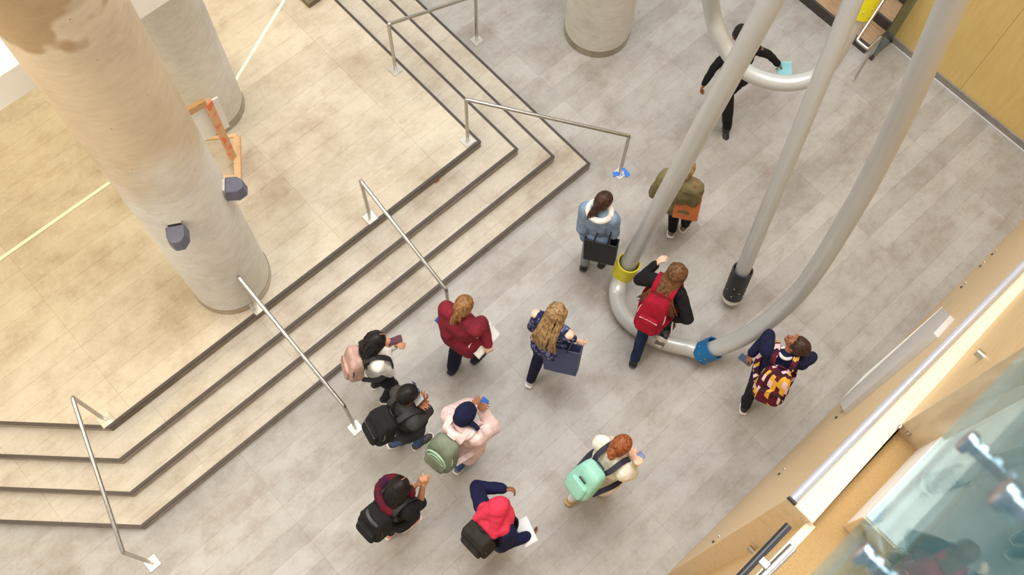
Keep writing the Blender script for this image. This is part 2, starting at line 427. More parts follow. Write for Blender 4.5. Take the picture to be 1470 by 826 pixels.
# ------------------------------------------------------------------ step handrails
def handrail(label, up, lo, upper_post=True):
    x0, y0 = up; x1, y1 = lo; H1 = LZ + 0.875; H0 = 0.875; r = 0.021
    t = thing('step_handrail', label, 'handrail', ((x0 + x1) / 2, (y0 + y1) / 2, 0), 'steel handrails on the wide steps')
    a, b = np.array([x0, y0, H1]), np.array([x1, y1, H0])
    part('rail', MB().tube(arcjoin([(x0, y0, H1 - 0.04), a, b, (x1, y1, H0 - 0.04)], 0.022), r, 16), M['steel'], t)
    for (x, y, z0, z1) in ((x0, y0, LZ, H1 - 0.03), (x1, y1, 0.0, H0 - 0.03)):
        part('post', MB().tube([(x, y, z0), (x, y, z1)], r * 0.95, 16), M['steel'], t)
        part('base_plate', MB().box((x, y, z0 + 0.005), (0.13, 0.13, 0.01)), M['plate'], t, bevel=0.002)
    return t
handrail('leftmost steel handrail, crossing the steps at their angled left corner', (-1.225, 4.505), (-1.772, 3.175))
handrail('steel handrail starting at the foot of the large concrete column', (0.655, 4.46), (0.638, 2.892))
handrail('steel handrail ending behind the person in the maroon sweater', (2.222, 4.489), (2.205, 3.16))
handrail('steel handrail at the right corner of the steps with blue tape on its lower post', (3.671, 4.503), (4.925, 3.198))
handrail('farthest steel handrail, cut by the upper edge of the photo', (3.67, 5.791), (4.908, 5.756))
ft = thing('blue_tape', 'scraps of blue and white tape stuck around the handrail base', 'tape', (4.92, 3.2, 0))
for (p, q, c) in (((880, 251), (893, 249), 0), ((889, 245), (893, 251), 1), ((893, 243), (902, 253), 0)):
    a, b = at(*p)[:2], at(*q)[:2]; d = (b - a) / np.linalg.norm(b - a); n = np.array([-d[1], d[0]]) * 0.03
    part('tape_strip', MB().prism([a - n, b - n, b + n, a + n], 0.001, 0.012 + c * 0.004), plain('tape_%d' % c, ((60, 130, 230), (236, 222, 214))[c], 0.6), ft)

# ------------------------------------------------------------------ floodlights on the column
def floodlight(label, ctr, ang):
    cx, cy = 0.658, 4.925
    d = np.array([math.cos(ang), math.sin(ang), 0]); l = np.array([-d[1], d[0], 0]); u = np.array([0, 0, 1.0])
    c = np.array(ctr); t = thing('floodlight', label, 'floodlight', tuple(c), 'floodlights on the column')
    R = np.stack([d, l, u], 1)
    prof = [(-0.10, 0.11), (0.03, 0.11), (0.105, 0.05), (0.105, -0.05), (0.03, -0.11), (-0.10, -0.11)]
    # housing: slanted hood, longer below than above
    k = np.array([d * p * 0.9 + l * q * 0.82 for p, q in prof])
    lo = [c + x - u * 0.075 for x in k]; hi = [c + x * np.array([0.86, 0.86, 1]) + u * 0.075 for x in k]
    part('housing', MB().hull8(lo, hi), plain('slate_housing', (92, 92, 106), 0.5), t, bevel=0.01)
    part('lens', MB().hull8([p - u * 0.006 for p in lo], lo), plain('lamp_lens', (200, 200, 196), 0.2), t)
    w = c - d * 0.10
    part('bracket', MB().box(c - d * 0.115, (0.04, 0.10, 0.10), R).box(c - d * 0.14 + u * 0.03, (0.05, 0.03, 0.03), R), M['steel'], t)
    base = np.array([cx, cy, 0]) + d * 0.425; base[2] = c[2] + 0.0
    part('wall_plate', MB().box(base, (0.02, 0.12, 0.16), R), M['plate'], t)
for lab, pt, z in (('grey floodlight on the right side of the large column', (338, 270), 2.52), ('grey floodlight on the left face of the large column', (255, 341), 2.68)):
    c = at(*pt, z); dv = c[:2] - np.array([0.658, 4.925]); floodlight(lab, c, math.atan2(dv[1], dv[0]))

# ------------------------------------------------------------------ easel behind the column
ez = thing('wooden_easel', 'wooden easel with orange marked mast holding a white board behind the column', 'easel', (1.45, 6.0, LZ))
M['pine'] = wood('easel_pine', (206, 164, 120), (224, 188, 146), (4, 4, 14), 0.6)
M['pinered'] = speckle('orange_marked_pine', (216, 172, 132), (228, 128, 92), 9.0, 0.52, 0.62)
def bar(p, q, w=0.045, h=0.03):
    p = np.asarray(p, float); q = np.asarray(q, float); d = q - p; L = np.linalg.norm(d); d /= L
    s_ = np.cross(d, [0, 0, 1.0]); s_ = s_ / np.linalg.norm(s_) if np.linalg.norm(s_) > 1e-3 else np.array([1.0, 0, 0])
    return MB().box((p + q) / 2, (L, w, h), np.stack([d, s_, np.cross(d, s_)], 1))
tA = at(340, 195, LZ + 0.35); tB = at(342, 255, LZ + 0.03); tC = at(298, 146, LZ + 1.45); tD = at(334, 226, LZ + 0.28)
part('mast', bar(tC, tD, 0.075, 0.05), M['pinered'], ez)
part('leg', bar(tA, tB, 0.075, 0.05), M['pine'], ez)
tE = at(285, 258, LZ + 0.03); tF = at(288, 200, LZ + 0.35)
part('leg', bar(tF, tE, 0.05, 0.04), M['pine'], ez)
part('crossbar', bar(tA, tF, 0.04, 0.03), M['pine'], ez)
part('crossbar', bar(tB, tE, 0.05, 0.04), M['pine'], ez)
b0, b1 = at(313, 140, LZ + 1.35), at(330, 182, LZ + 0.72)
bx = np.array([-1, 0.12, 0]) * 0.62
part('board', MB().hull8([b1, b1 + bx, b1 + bx + (0, .02, 0), b1 + (0, .02, 0)], [b0, b0 + bx, b0 + bx + (0, .02, 0), b0 + (0, .02, 0)]), plain('white_board', (238, 240, 240), 0.4, var=0.01), ez)
part('board_rail', bar(tC + (-.02, .0, .02), tC + bx + (-.02, .0, .02), 0.05, 0.09), wood('rail_brown', (170, 128, 88), (192, 150, 106)), ez)
part('tray', bar(at(299, 158, LZ + 1.15), at(299, 158, LZ + 1.15) + bx, 0.03, 0.22), wood('rail_tan', (176, 146, 108), (196, 168, 130)), ez)

# ------------------------------------------------------------------ hanging tubes
M['tube'] = plain('galvanised_tube', (196, 197, 195), 0.3, 0.25, var=0.015, scale=2.0)
def spline(pts, n=12):
    P = [np.asarray(p, float) for p in pts]; P = [2 * P[0] - P[1]] + P + [2 * P[-1] - P[-2]]; out = []
    for i in range(1, len(P) - 2):
        for k in range(n):
            s_ = k / n; a, b, c, d = P[i - 1:i + 3]
            out.append(0.5 * (2 * b + (c - a) * s_ + (2 * a - 5 * b + 4 * c - d) * s_ ** 2 + (3 * b - a - 3 * c + d) * s_ ** 3))
    return np.array(out + [P[-2]])
def ext(p, q, z):
    p = np.asarray(p); q = np.asarray(q); return q + (q - p) * ((z - q[2]) / (q[2] - p[2]))
def collar(t, path, L, r, mat, bolts=True):
    P = np.asarray(path); c = part('collar', MB().pipe(P, r + 0.028, r + 0.012, 36), mat, t)
    ax = P[-1] - P[0]; ax /= np.linalg.norm(ax); u = np.cross(ax, [0, 0, 1.0]); u /= np.linalg.norm(u); w = np.cross(ax, u)
    for k in range(10):
        a = 2 * math.pi * k / 10
        for f in (0.2, 0.5) if k % 2 else (0.35,):
            q = P[0] + (P[-1] - P[0]) * f + (math.cos(a) * u + math.sin(a) * w) * (r + 0.026)
            part('bolt', MB().ell(q, (0.009,) * 3, None, 6, 8), M['steel'], c, 180)
RT = 0.092
A0, A1 = at(900, 383, 0.46), at(1107, 0, 4.6)
B = [at(*p) for p in ((1018, 503, 0.24), (1080, 477, 0.72), (1150, 416, 1.5), (1222, 305, 2.8), (1284, 187, 4.05), (1368, 0, 5.75))]
low = [at(*p) for p in ((886, 420, 0.26), (899, 457, 0.15), (940, 486, 0.12), (985, 499, 0.14))]
u1 = thing('tube_loop', 'big grey tube loop with yellow and blue collars reaching down to the floor', 'tube sculpture', tuple(at(940, 486, 0)))
pathA = spline([ext(A0, A1, 9.0), A1, (A0 + A1) / 2, A0] + low[:2], 16)
part('tube', MB().tube(spline([ext(A0, A1, 9.0), A1, A0 * .6 + A1 * .4, A0] + low + B + [ext(B[-2], B[-1], 9.0)], 18), RT, 36), M['tube'], u1)
d = (A1 - A0) / np.linalg.norm(A1 - A0)
collar(u1, [A0 - d * 0.14, A0 + d * 0.10], 0.2, RT + 0.01, plain('yellow_collar', (214, 204, 22), 0.5, var=0.03))
d = (B[1] - B[0]) / np.linalg.norm(B[1] - B[0])
collar(u1, [B[0] - d * 0.12, B[0] + d * 0.08], 0.2, RT + 0.01, plain('blue_collar', (14, 104, 160), 0.5, var=0.04))
C0, C1 = at(1050, 428, 0.12), at(1225, 0, 3.9)
u2 = thing('straight_tube', 'straight grey tube ending just above the floor in a black collar', 'tube sculpture', tuple(at(1050, 432, 0)))
part('tube', MB().tube([C0 + (C1 - C0) * k / 20 for k in range(20)] + [C1, ext(C0, C1, 9.0)], RT * 0.9, 36), M['tube'], u2)
d = (C1 - C0) / np.linalg.norm(C1 - C0)
collar(u2, [C0 + d * 0.06, C0 + d * 0.50], 0.3, RT * 0.9 + 0.004, plain('black_collar', (44, 46, 50), 0.5))
part('end_cap', MB().tube([C0 - d * 0.02, C0 + d * 0.08], RT * 0.9 + 0.012, 32), M['white'], u2)
u3 = thing('hanging_tube_loop', 'grey tube loop hanging in the air with a yellow collar high up', 'tube sculpture', tuple(at(1120, 118, 1.8)))
ring = [at(*p) for p in ((1020, -70, 3.9), (1020, 0, 2.6), (1034, 55, 2.15), (1066, 99, 1.95), (1112, 118, 1.9), (1155, 116, 1.95), (1186, 98, 2.1), (1209, 62, 2.4), (1237, 12, 2.8))]
part('tube', MB().tube(spline([ext(ring[1], ring[0], 9.0)] + ring + [ext(ring[-2], ring[-1], 9.0)], 16), RT * 0.92, 36), M['tube'], u3)
d = (ring[-1] - ring[-2]) / np.linalg.norm(ring[-1] - ring[-2])
collar(u3, [ring[-1] - d * 0.06, ring[-1] + d * 0.22], 0.2, RT, _mc['yellow_collar'])
lf = thing('fallen_leaf', 'tiny rust coloured leaf lying on the second step', 'leaf', tuple(at(627, 260, LZ - RISE)))
c_ = at(627, 260, LZ - RISE)
part('blade', MB().sq(c_ + (0, 0, .006), (.035, .02, .006), None, .9, 8, 14), plain('rust_leaf', (176, 96, 52), .8, var=.2), lf, 180)
# ------------------------------------------------------------------ people
def unit(v): v = np.asarray(v, float); return v / (np.linalg.norm(v) + 1e-9)
def ik(a, b, l1, l2, hint):
    """middle joint of a two-bone limb from a towards b (b is pulled in when out of reach)"""
    a = np.asarray(a, float); b = np.asarray(b, float); d = b - a; D = np.linalg.norm(d)
    if D > (l1 + l2) * 0.995: b = a + d / D * (l1 + l2) * 0.995; D = (l1 + l2) * 0.995
    if D < abs(l1 - l2) + .03: D = abs(l1 - l2) + .03; b = a + unit(d) * D
    u = (b - a) / D; x = (l1 * l1 - l2 * l2 + D * D) / (2 * D); y = math.sqrt(max(l1 * l1 - x * x, 0))
    h = np.asarray(hint, float); h = h - u * (h @ u); h = unit(h)
    return a + u * x + h * y, b
SKIN = {}
def skin(name, c):
    if name not in SKIN:
        t = NT(name); v = t.pos(); col = t.ramp(t.noise(v, 20, 3), [(0.3, shade(c, 0.93)), (0.7, shade(c, 1.05))])
        t.b.inputs['Subsurface Weight'].default_value = 0.0
        SKIN[name] = t.fin(col, 0.5, 0, 0.4)
    return SKIN[name]
def hairmat(name, c1, c2):
    if name in _mc: return _mc[name]
    t = NT(name); n = t.noise(t.pos(scale=(22, 22, 5)), 2.0, 3, 0.6)
    col = t.ramp(n, [(0.34, c1), (0.66, c2)]); t.bump(n, 0.2, 0.006)
    _mc[name] = t.fin(col, 0.5, 0, 0.3); return _mc[name]

class Person:
    pass

def hand(mb, w, d, palm, s, curl=0.5, side=1):
    """palm, four fingers of different lengths bent at the knuckles, and a thumb off the palm's side"""
    d = unit(d); n = np.asarray(palm, float); n = unit(n - d * (n @ d)); a = np.cross(n, d) * side     # a: towards the thumb
    for k in (-1.5, -.5, .5, 1.5):
        mb.cap(w + a * k * .010 * s, w + d * .082 * s + a * k * .0185 * s, .014 * s, .0115 * s, 8)
    L = {1.5: .068, .5: .078, -.5: .072, -1.5: .056}
    for k, q in L.items():
        b = w + d * .083 * s + a * k * .0215 * s; pts = [b]; ang = 0.25 * curl
        for seg in (.45, .32, .25):
            ang += 0.75 * curl; b = b + (d * math.cos(ang) + n * math.sin(ang) + a * k * .04) * q * seg * s; pts.append(b)
        for i in range(3): mb.cap(pts[i], pts[i + 1], (.0092 - .0008 * i) * s, (.0086 - .0008 * i) * s, 8)
    b = w + d * .022 * s + a * .020 * s; c = b + (d * .7 + a * .75 + n * .2) * .042 * s; e = c + (d * .85 + a * .2 + n * .55 * curl) * .034 * s; f = e + (d * .9 + n * .6 * curl) * .024 * s
    mb.cap(b, c, .0125 * s, .0105 * s, 8); mb.cap(c, e, .0105 * s, .0095 * s, 8); mb.cap(e, f, .0095 * s, .008 * s, 8)

def person(label, chest, face, head, feet, hands, top, legs, shoe, hair, skin_m, h=1.68, head_face=None, head_pitch=-12,
           elbows=(None, None), puff=.018, hem=.0, sleeve=1.0, lean=.0, curl=(.6, .6), top_wr=.02, toe=(0, 0), wide=1.0,
           bare_shoulder=False, legpuff=.012, shoe_sole=(232, 228, 220), twist=0):
    s = h / 1.68; P = Person()
    F = np.array([math.cos(math.radians(face)), math.sin(math.radians(face)), 0]); L = np.array([-F[1], F[0], 0]); U = np.array([0, 0, 1.0])
    NB = at(*chest, 1.40 * s)                                       # between the shoulders
    fl = NB * np.array([1, 1, 0])
    def tgt(p, zdef):
        if len(p) == 3 and abs(p[0]) < 3: return fl + F * p[0] * s + L * p[1] * s + U * p[2] * s   # fwd, left, up
        return at(p[0], p[1], (p[2] if len(p) > 2 else zdef))
    ank = [tgt(p, .085) for p in feet]
    fm = (ank[0] + ank[1]) / 2
    pel = fl * .62 + fm * .38; pel = pel - F * lean * .5; pel[2] = 0
    # keep both ankles in reach
    hz = .905 * s
    for i, sd in enumerate((1, -1)):
        for _ in range(30):
            hp = pel + L * .085 * sd * s + U * hz
            if np.linalg.norm(ank[i] - hp) > .835 * s: hz -= .006
            else: break
    pel = pel + U * hz
    root = thing('person', label, 'person', (float(fm[0]), float(fm[1]), 0.0))
    P.root = root; sp = unit(NB - pel); P.sp = sp
    Fb = unit(F - sp * (F @ sp)); Lb = np.cross(sp, Fb); P.F, P.L, P.U, P.s = Fb, Lb, sp, s
    P.R = np.stack([Fb, Lb, sp], 1); P.NB = NB; P.pel = pel
    SHW = .160 * s * wide; puff = puff * .75
    sh = [NB + Lb * SHW * k - sp * .02 * s for k in (1, -1)]; hip = [pel + Lb * .088 * k * s for k in (1, -1)]; P.sh = sh
    UA, FA, TH, SN = .285 * s, .25 * s, .425 * s, .42 * s
    el, wr, kn = [], [], []
    for i, k in enumerate((1, -1)):
        hp = tgt(hands[i], .85)
        hint = (tgt(elbows[i], 1.1) - sh[i]) if elbows[i] is not None else (-Fb * .7 + Lb * k * .35 - U * .4)
        e, w_ = ik(sh[i], hp, UA, FA, hint); el.append(e); wr.append(w_)
        kk, a_ = ik(hip[i], ank[i], TH, SN, F * 1.0 + L * k * .12); kn.append(kk); ank[i] = a_
    P.wr, P.el, P.ank = wr, el, ank
    # head frame
    hf = math.radians(face if head_face is None else head_face); hpz = math.radians(head_pitch)
    HF = np.array([math.cos(hf) * math.cos(hpz), math.sin(hf) * math.cos(hpz), math.sin(hpz)])
    HL = np.array([-math.sin(hf), math.cos(hf), 0]); HU = np.cross(HF, HL); HR = np.stack([HF, HL, HU], 1)
    hc = at(*head, 1.56 * s); dv = hc - NB; dv[2] = 0; n_ = np.linalg.norm(dv)
    if n_ > .13 * s: dv = dv / n_ * .13 * s
    hc = NB + dv + U * math.sqrt((.19 * s) ** 2 - np.linalg.norm(dv) ** 2 * .6)
    P.hc, P.HF, P.HL, P.HU, P.HR = hc, HF, HL, HU, HR
    X = lambda f, l, u: hc + (HF * f + HL * l + HU * u) * s
    P.X = X
    b = MB()
    b.ell(X(-.012, 0, .025), np.array([.097, .076, .098]) * s, HR).ell(X(.022, 0, -.045), np.array([.066, .056, .075]) * s, HR)
    b.cap(X(.03, 0, -.09), X(.055, 0, -.095), .03 * s, .026 * s)
    b.cap(X(.083, 0, .005), X(.103, 0, -.03), .010 * s, .016 * s, 8)
    b.cap(X(.078, .02, -.066), X(.078, -.02, -.066), .012 * s, .012 * s, 8)
    b.cap(X(.075, .045, .022), X(.075, -.045, .022), .016 * s, .016 * s, 8)
    for k in (1, -1): b.ell(X(-.01, .078 * k, -.012), np.array([.02, .009, .032]) * s, HR, 8, 10)
    b.cap(NB - sp * .03 * s, X(-.015, 0, -.05), .058 * s, .052 * s)
    R = P.R
    def torso(m, p, hem_):
        q = lambda u_, f_=0: NB + sp * u_ * s + Fb * f_ * s
        Lt = np.linalg.norm(NB - pel) / s
        m.ell(q(-.15, .0), np.array([.112 + p, .14 * wide + p, .19]) * s, R); m.ell(q(-.30, .005), np.array([.10 + p, .122 * wide + p, .16]) * s, R)
        m.ell(pel + sp * .03 * s, np.array([.115 + p, .15 * wide + p, .13]) * s, R)
        m.cap(sh[0] + sp * .012 * s - Lb * .02, sh[1] + sp * .012 * s + Lb * .02, (.058 + p) * s)
        m.cap(NB + Lb * .07 * s + sp * .03 * s, NB - Lb * .07 * s + sp * .03 * s, .05 * s + p * .7)
        if hem_ > 0:
            m.sq(pel - sp * (hem_ * .5 - .05) * s, np.array([.125 + p, .162 * wide + p, hem_ * .5 + .08]) * s, R, .55)
    torso(b, 0, 0)
    for i, k in enumerate((1, -1)):
        b.cap(sh[i], el[i], .050 * s, .039 * s); b.cap(el[i], wr[i], .039 * s, .027 * s)
        d = unit(wr[i] - el[i]); palm = -Lb * k * .8 + Fb * .4 - U * .2
        P_side = k
        hand(b, wr[i] + d * .008, d, palm, s, curl[i], side=-k)
        b.cap(hip[i], kn[i], .082 * s, .055 * s); b.cap(kn[i], ank[i], .052 * s, .034 * s)
    fdir = []
    for i, k in enumerate((1, -1)):
        lift = math.radians(toe[i]); f_ = F * math.cos(lift) - U * math.sin(lift) + L * k * .12; f_ = unit(f_); fdir.append(f_)
        b.cap(ank[i] - U * .035 * s, ank[i] + f_ * .13 * s - U * .05 * s, .036 * s, .026 * s)
    body = blob('body', b, skin_m, root, .0075, 2); P.body = body
    ey = plain('eye_white', (236, 232, 226), 0.3, var=0.01); ir = plain('iris_brown', (48, 34, 26), 0.3)
    for k in (1, -1):
        e = part('eye', MB().ell(X(.072, .031 * k, .004), np.array([.0125] * 3) * s), ey, body); part('iris', MB().ell(X(.081, .031 * k, .003), np.array([.0055] * 3) * s), ir, e)
    part('lips', MB().cap(X(.090, .018, -.066), X(.090, -.018, -.066), .0075 * s, .0075 * s, 8), plain('lip_rose', (176, 96, 88), 0.5), body)
    # clothes
    c = MB(); torso(c, puff, hem)
    for i, k in enumerate((1, -1)):
        e_ = el[i]; w_ = el[i] + (wr[i] - el[i]) * sleeve
        c.cap(sh[i] - Lb * k * .01, e_, (.055 + puff) * s, (.044 + puff) * s)
        if sleeve > 0: c.cap(e_, w_, (.044 + puff) * s, (.033 + puff * .8) * s)
    P.g = puff * .8
    P.top = blob('top', c, top, root, .011, 3, top_wr)
    c = MB(); p = legpuff
    c.ell(pel + sp * .02 * s, np.array([.118 + p, .155 * wide + p, .125]) * s, R)
    for i, k in enumerate((1, -1)):
        c.cap(hip[i], kn[i], (.088 + p) * s, (.06 + p) * s); e_ = kn[i] + (ank[i] - kn[i]) * .96; c.cap(kn[i], e_, (.058 + p) * s, (.042 + p) * s)
    P.legs = blob('trousers', c, legs, root, .011, 3, .014)
    for i, k in enumerate((1, -1)):
        f_ = fdir[i]; a0 = ank[i] - U * .048 * s; l_ = np.cross(U, f_); l_ = unit(l_); u_ = np.cross(f_, l_); Rf = np.stack([f_, l_, u_], 1)
        c = MB(); c.cap(a0 - f_ * .035 * s + u_ * .012, a0 + f_ * .14 * s - u_ * .004, .042 * s, .036 * s); c.cap(a0 + u_ * .05 * s, a0 + u_ * .0, .042 * s, .042 * s); c.ell(a0 + f_ * .10 * s, np.array([.085, .046, .036]) * s, Rf)
        so = blob('shoe', c, shoe, root, .009, 3)
        part('sole', MB().sq(a0 + f_ * .058 * s - u_ * .032 * s, np.array([.138, .047, .014]) * s, Rf, .5, 8, 24), plain('sole_%d_%d' % (shoe_sole[0], shoe_sole[2]), shoe_sole, 0.7), so)
    if hair: hair(P)
    return P

def locks(mb, P, n, z_end, spread, back, r=.013, front=True, curl=.0, seed=1):
    """long strands from the crown down over the back and shoulders"""
    g = np.random.default_rng(seed); s = P.s
    for _ in range(n):
        a = g.uniform(.42, 1.58) * math.pi if not front else g.uniform(.30, 1.70) * math.pi     # around the head, 0 is the face
        c_, s_ = math.cos(a), math.sin(a); t0 = g.uniform(.15, .9)
        p = [P.X(-.01 + .06 * c_ * t0, .05 * s_ * t0, .125 - .03 * t0), P.X(-.012 + .098 * c_, .082 * s_, .05), P.X(-.02 + .098 * c_, .088 * s_, -.03)]
        e1 = P.NB + (P.F * (-.085 + .05 * c_) + P.L * (.10 * s_) + P.U * .03) * s
        zz = g.uniform(.75, 1.0) * z_end
        e2 = P.NB + (P.F * (-back + .03 * c_) + P.L * (spread * s_ + g.normal(0, .015)) - P.U * zz) * s
        q = spline(p + [e1, (e1 + e2) / 2 - P.F * .03 * s, e2], 5)
        if curl: ph = g.uniform(0, 6.28); q = q + np.outer(np.sin(np.linspace(0, 14, len(q)) + ph), P.L) * curl * np.linspace(0, 1, len(q))[:, None]
        rr = r * s * np.interp(np.linspace(0, 1, len(q)), [0, .2, .7, 1], [.7, 1.0, .9, .25]); mb.tube(q, rr, 7)
def skull(mb, P, k=1.0):
    s = P.s
    mb.ell(P.X(-.022, 0, .036), np.array([.100, .085, .100]) * s * k, P.HR); mb.ell(P.X(-.045, 0, -.01), np.array([.075, .080, .085]) * s * k, P.HR)
    for q in (1, -1): mb.ell(P.X(-.005, .048 * q, .045), np.array([.066, .032, .05]) * s, P.HR)
def strands(name, mat, P, wr=.012):
    pass
def hair_long(mat, n=70, z=.32, spread=.13, back=.15, curl=0.0, seed=1, r=.013, parting=None):
    def f(P):
        mb = MB(); skull(mb, P); locks(mb, P, n, z, spread, back, r, True, curl, seed); h_ = part('hair', mb, mat, P.root, 180)
        if parting: part('hair_parting', MB().tube([P.X(-.022 + .102 * math.cos(a), .012, .036 + .1035 * math.sin(a)) for a in np.linspace(.45, 1.55, 12)], .0035, 6), parting, h_)
    return f
def hair_tail(mat, length=.22, r=.032, bun=False, puff=1.0, tie=(60, 40, 50), down=.4):
    def f(P):
        s = P.s; mb = MB(); skull(mb, P, puff); h = blob('hair', mb, mat, P.root, .008, 3, .006, .08)
        k0 = P.X(-.118, 0, .01); mb = MB()
        if bun:
            mb.ell(k0 - P.HF * .02 * s, (.045 * s, .05 * s, .045 * s)); mb.ell(k0 - P.HF * .03 * s - P.HL * .03 * s - P.HU * .03 * s, (.04 * s, .04 * s, .035 * s))
            blob('bun', mb, mat, P.root, .007, 2, .012, .03).parent = h
        else:
            q = spline([P.X(-.10, 0, .02), k0, k0 - P.HF * .035 * s - U3 * length * down * s, k0 - P.HF * .045 * s - U3 * length * s], 8)
            g = np.random.default_rng(3)
            for i in range(16):
                o = g.normal(0, .35, 3) * r * s
                mb.tube(q + o * np.linspace(.3, 1.3, len(q))[:, None], r * .55 * s * np.interp(np.linspace(0, 1, len(q)), [0, .25, .7, 1], [.5, .9, 1, .3]), 8)
            part('ponytail', mb, mat, h, 180)
            part('hair_tie', MB().ell(k0 + P.HF * .004 * s, (.022 * s, .022 * s, .022 * s)), plain('tie_%d' % tie[0], tie, .7), h)
    return f
U3 = np.array([0, 0, 1.0])
def hair_short(mat, puff=1.02):
    def f(P):
        mb = MB(); skull(mb, P, puff); blob('hair', mb, mat, P.root, .008, 3, .008, .08)
    return f

def backpack(P, label, mat, size=(.08, .145, .22), drop=.20, off=.0, strap_m=None, pocket_m=None, trim_m=None, tilt=0.0, pocket=True, e=.45, gap=.125, pitch=24):
    s = P.s; Fb, Lb, sp = P.F, P.L, P.U; hx, hy, hz = np.array(size) * s
    c = P.NB - sp * (drop * s) - Fb * (gap * s + hx) + Lb * off * s
    t = thing('backpack', label, 'backpack', tuple(c)); strap_m = strap_m or mat
    R = P.R; a = math.radians(pitch); u2 = sp * math.cos(a) + Fb * math.sin(a); f2 = Fb * math.cos(a) - sp * math.sin(a); R = np.stack([f2, Lb, u2], 1)
    c = P.NB + sp * .035 * s - Fb * (gap * s * .8 + hx) - u2 * (hz) + sp * .02 * s + Lb * off * s
    if tilt:
        a = math.radians(tilt); u2 = sp * math.cos(a) - Lb * math.sin(a); l2 = Lb * math.cos(a) + sp * math.sin(a); R = np.stack([Fb, l2, u2], 1)
    B = lambda f, l, u: c + R @ (np.array([f, l, u]) * s)
    bag = part('bag', MB().sq(c, (hx, hy, hz), R, e, 24, 36, .12), mat, t, 180)
    part('zip', MB().tube([B(-hx / s * .55, hy / s * 1.0 * math.cos(a), hz / s * (.05 + .86 * math.sin(a))) for a in np.linspace(-.3, math.pi + .3, 26)], .006 * s, 6), trim_m or plain('dark_zip', (30, 30, 32), .5), bag)
    if pocket:
        pk = part('front_pocket', MB().sq(B(-hx / s * 1.0, 0, -hz / s * .36), (hx * .42, hy * .78, hz * .50), R, e, 18, 28, .06), pocket_m or mat, t, 180)
        part('pocket_zip', MB().tube([B(-hx / s * 1.32, l, -hz / s * .02 + .012 * math.cos(l * 14)) for l in np.linspace(-hy / s * .66, hy / s * .66, 14)], .005 * s, 6), trim_m or plain('dark_zip', (30, 30, 32), .5), pk)
    part('grab_handle', MB().tube([B(hx / s * .7 - .02 * math.sin(a), .045 * math.cos(a), hz / s * .97 + .035 * math.sin(a)) for a in np.linspace(0, math.pi, 10)], .008 * s, 8), strap_m, t, 180)
    for k in (1, -1):
        o = .095 * k
        W_ = lambda f, l, u: P.NB + (Fb * f + Lb * l + sp * u) * s
        g = P.g if hasattr(P, 'g') else .0
        path = spline([B(hx / s * .8, o * .8, hz / s * .8), W_(-.10 - g, o, .055 + g * .5), W_(-.01, o * 1.02, .088 + g), W_(.085 + g, o * 1.05, .01), W_(.135 + g, o * 1.15, -.12), W_(.10 + g, o * 1.6, -.27), W_(-.03, o * 1.95, -.33), B(hx / s * .6, o * 1.4, -hz / s * .75)], 6)
        part('shoulder_strap', MB().ribbon(path, Lb, .052 * s, .014), strap_m, t, 60)
    return t, B

def tote(P, label, mat, center, L_, w, h, d, handle_m, hand_pts, lean=0.0, flare=1.18, name='tote_bag', cat='bag', tilt=0, swing=None):
    """open-topped bag: trapezoid walls with thickness, base, two handle loops up to where it hangs"""
    c = np.asarray(center, float); t = thing(name, label, cat, tuple(c)); L_ = unit(L_ * np.array([1, 1, 0])); N = np.array([-L_[1], L_[0], 0])
    def ring(k, z, ins): return [c + L_ * (x * (w / 2 * k - ins)) + N * (y * (d / 2 * k - ins)) + U3 * z for x, y in ((-1, -1), (1, -1), (1, 1), (-1, 1))]
    tl = math.radians(tilt); sw = unit(swing) if swing is not None else N
    def tip(p):
        p = np.asarray(p, float) - c; zz = p[2] - h / 2; b_ = p @ sw
        p = p - U3 * p[2] - sw * b_ + U3 * (h / 2 + zz * math.cos(tl) + b_ * math.sin(tl)) + sw * (b_ * math.cos(tl) - zz * math.sin(tl)); return p + c
    o0, o1, i1, i0 = ring(1, -h / 2, 0), ring(flare, h / 2, 0), ring(flare, h / 2, .012), ring(1, -h / 2 + .012, .012)
    v = [tip(q_) for q_ in o0 + o1 + i1 + i0]; f = [(3, 2, 1, 0), (12, 13, 14, 15)]
    for a, b in ((0, 4), (4, 8), (8, 12)): f += [(a + i, a + (i + 1) % 4, b + (i + 1) % 4, b + i) for i in range(4)]
    part('bag', MB().add(v, f), mat, t, 40, bevel=.006)
    for sg, hp in zip((1, -1), hand_pts):
        a = tip(c + L_ * w * .22 + N * sg * d * .5 * flare + U3 * h * .5); b = tip(c - L_ * w * .22 + N * sg * d * .5 * flare + U3 * h * .5); hp = np.asarray(hp, float)
        part('handle', MB().tube(spline([a - U3 * .06, a, a * .4 + hp * .6 + L_ * .02, hp + U3 * .0, b * .4 + hp * .6 - L_ * .02, b, b - U3 * .06], 7), .009, 8), handle_m, t, 180)
    return t, N
def phone(P, label, c, u, v, mat_s=(60, 40, 60), size=(.075, .15)):
    t = thing('mobile_phone', label, 'phone', tuple(c)); u = unit(u); v = np.asarray(v, float); v = unit(v - u * (u @ v)); R = np.stack([u, v, np.cross(u, v)], 1)
    part('case', MB().sq(c, (size[0] / 2, size[1] / 2, .0045), R, .18, 8, 28), plain('phone_case_%d' % mat_s[0], shade(mat_s, .8), .3), t)
    part('screen', MB().box(np.asarray(c) + np.cross(u, v) * .0048, (size[0] * .86, size[1] * .9, .001), R), plain('phone_screen_%d' % mat_s[0], mat_s, .12), t)
    return t
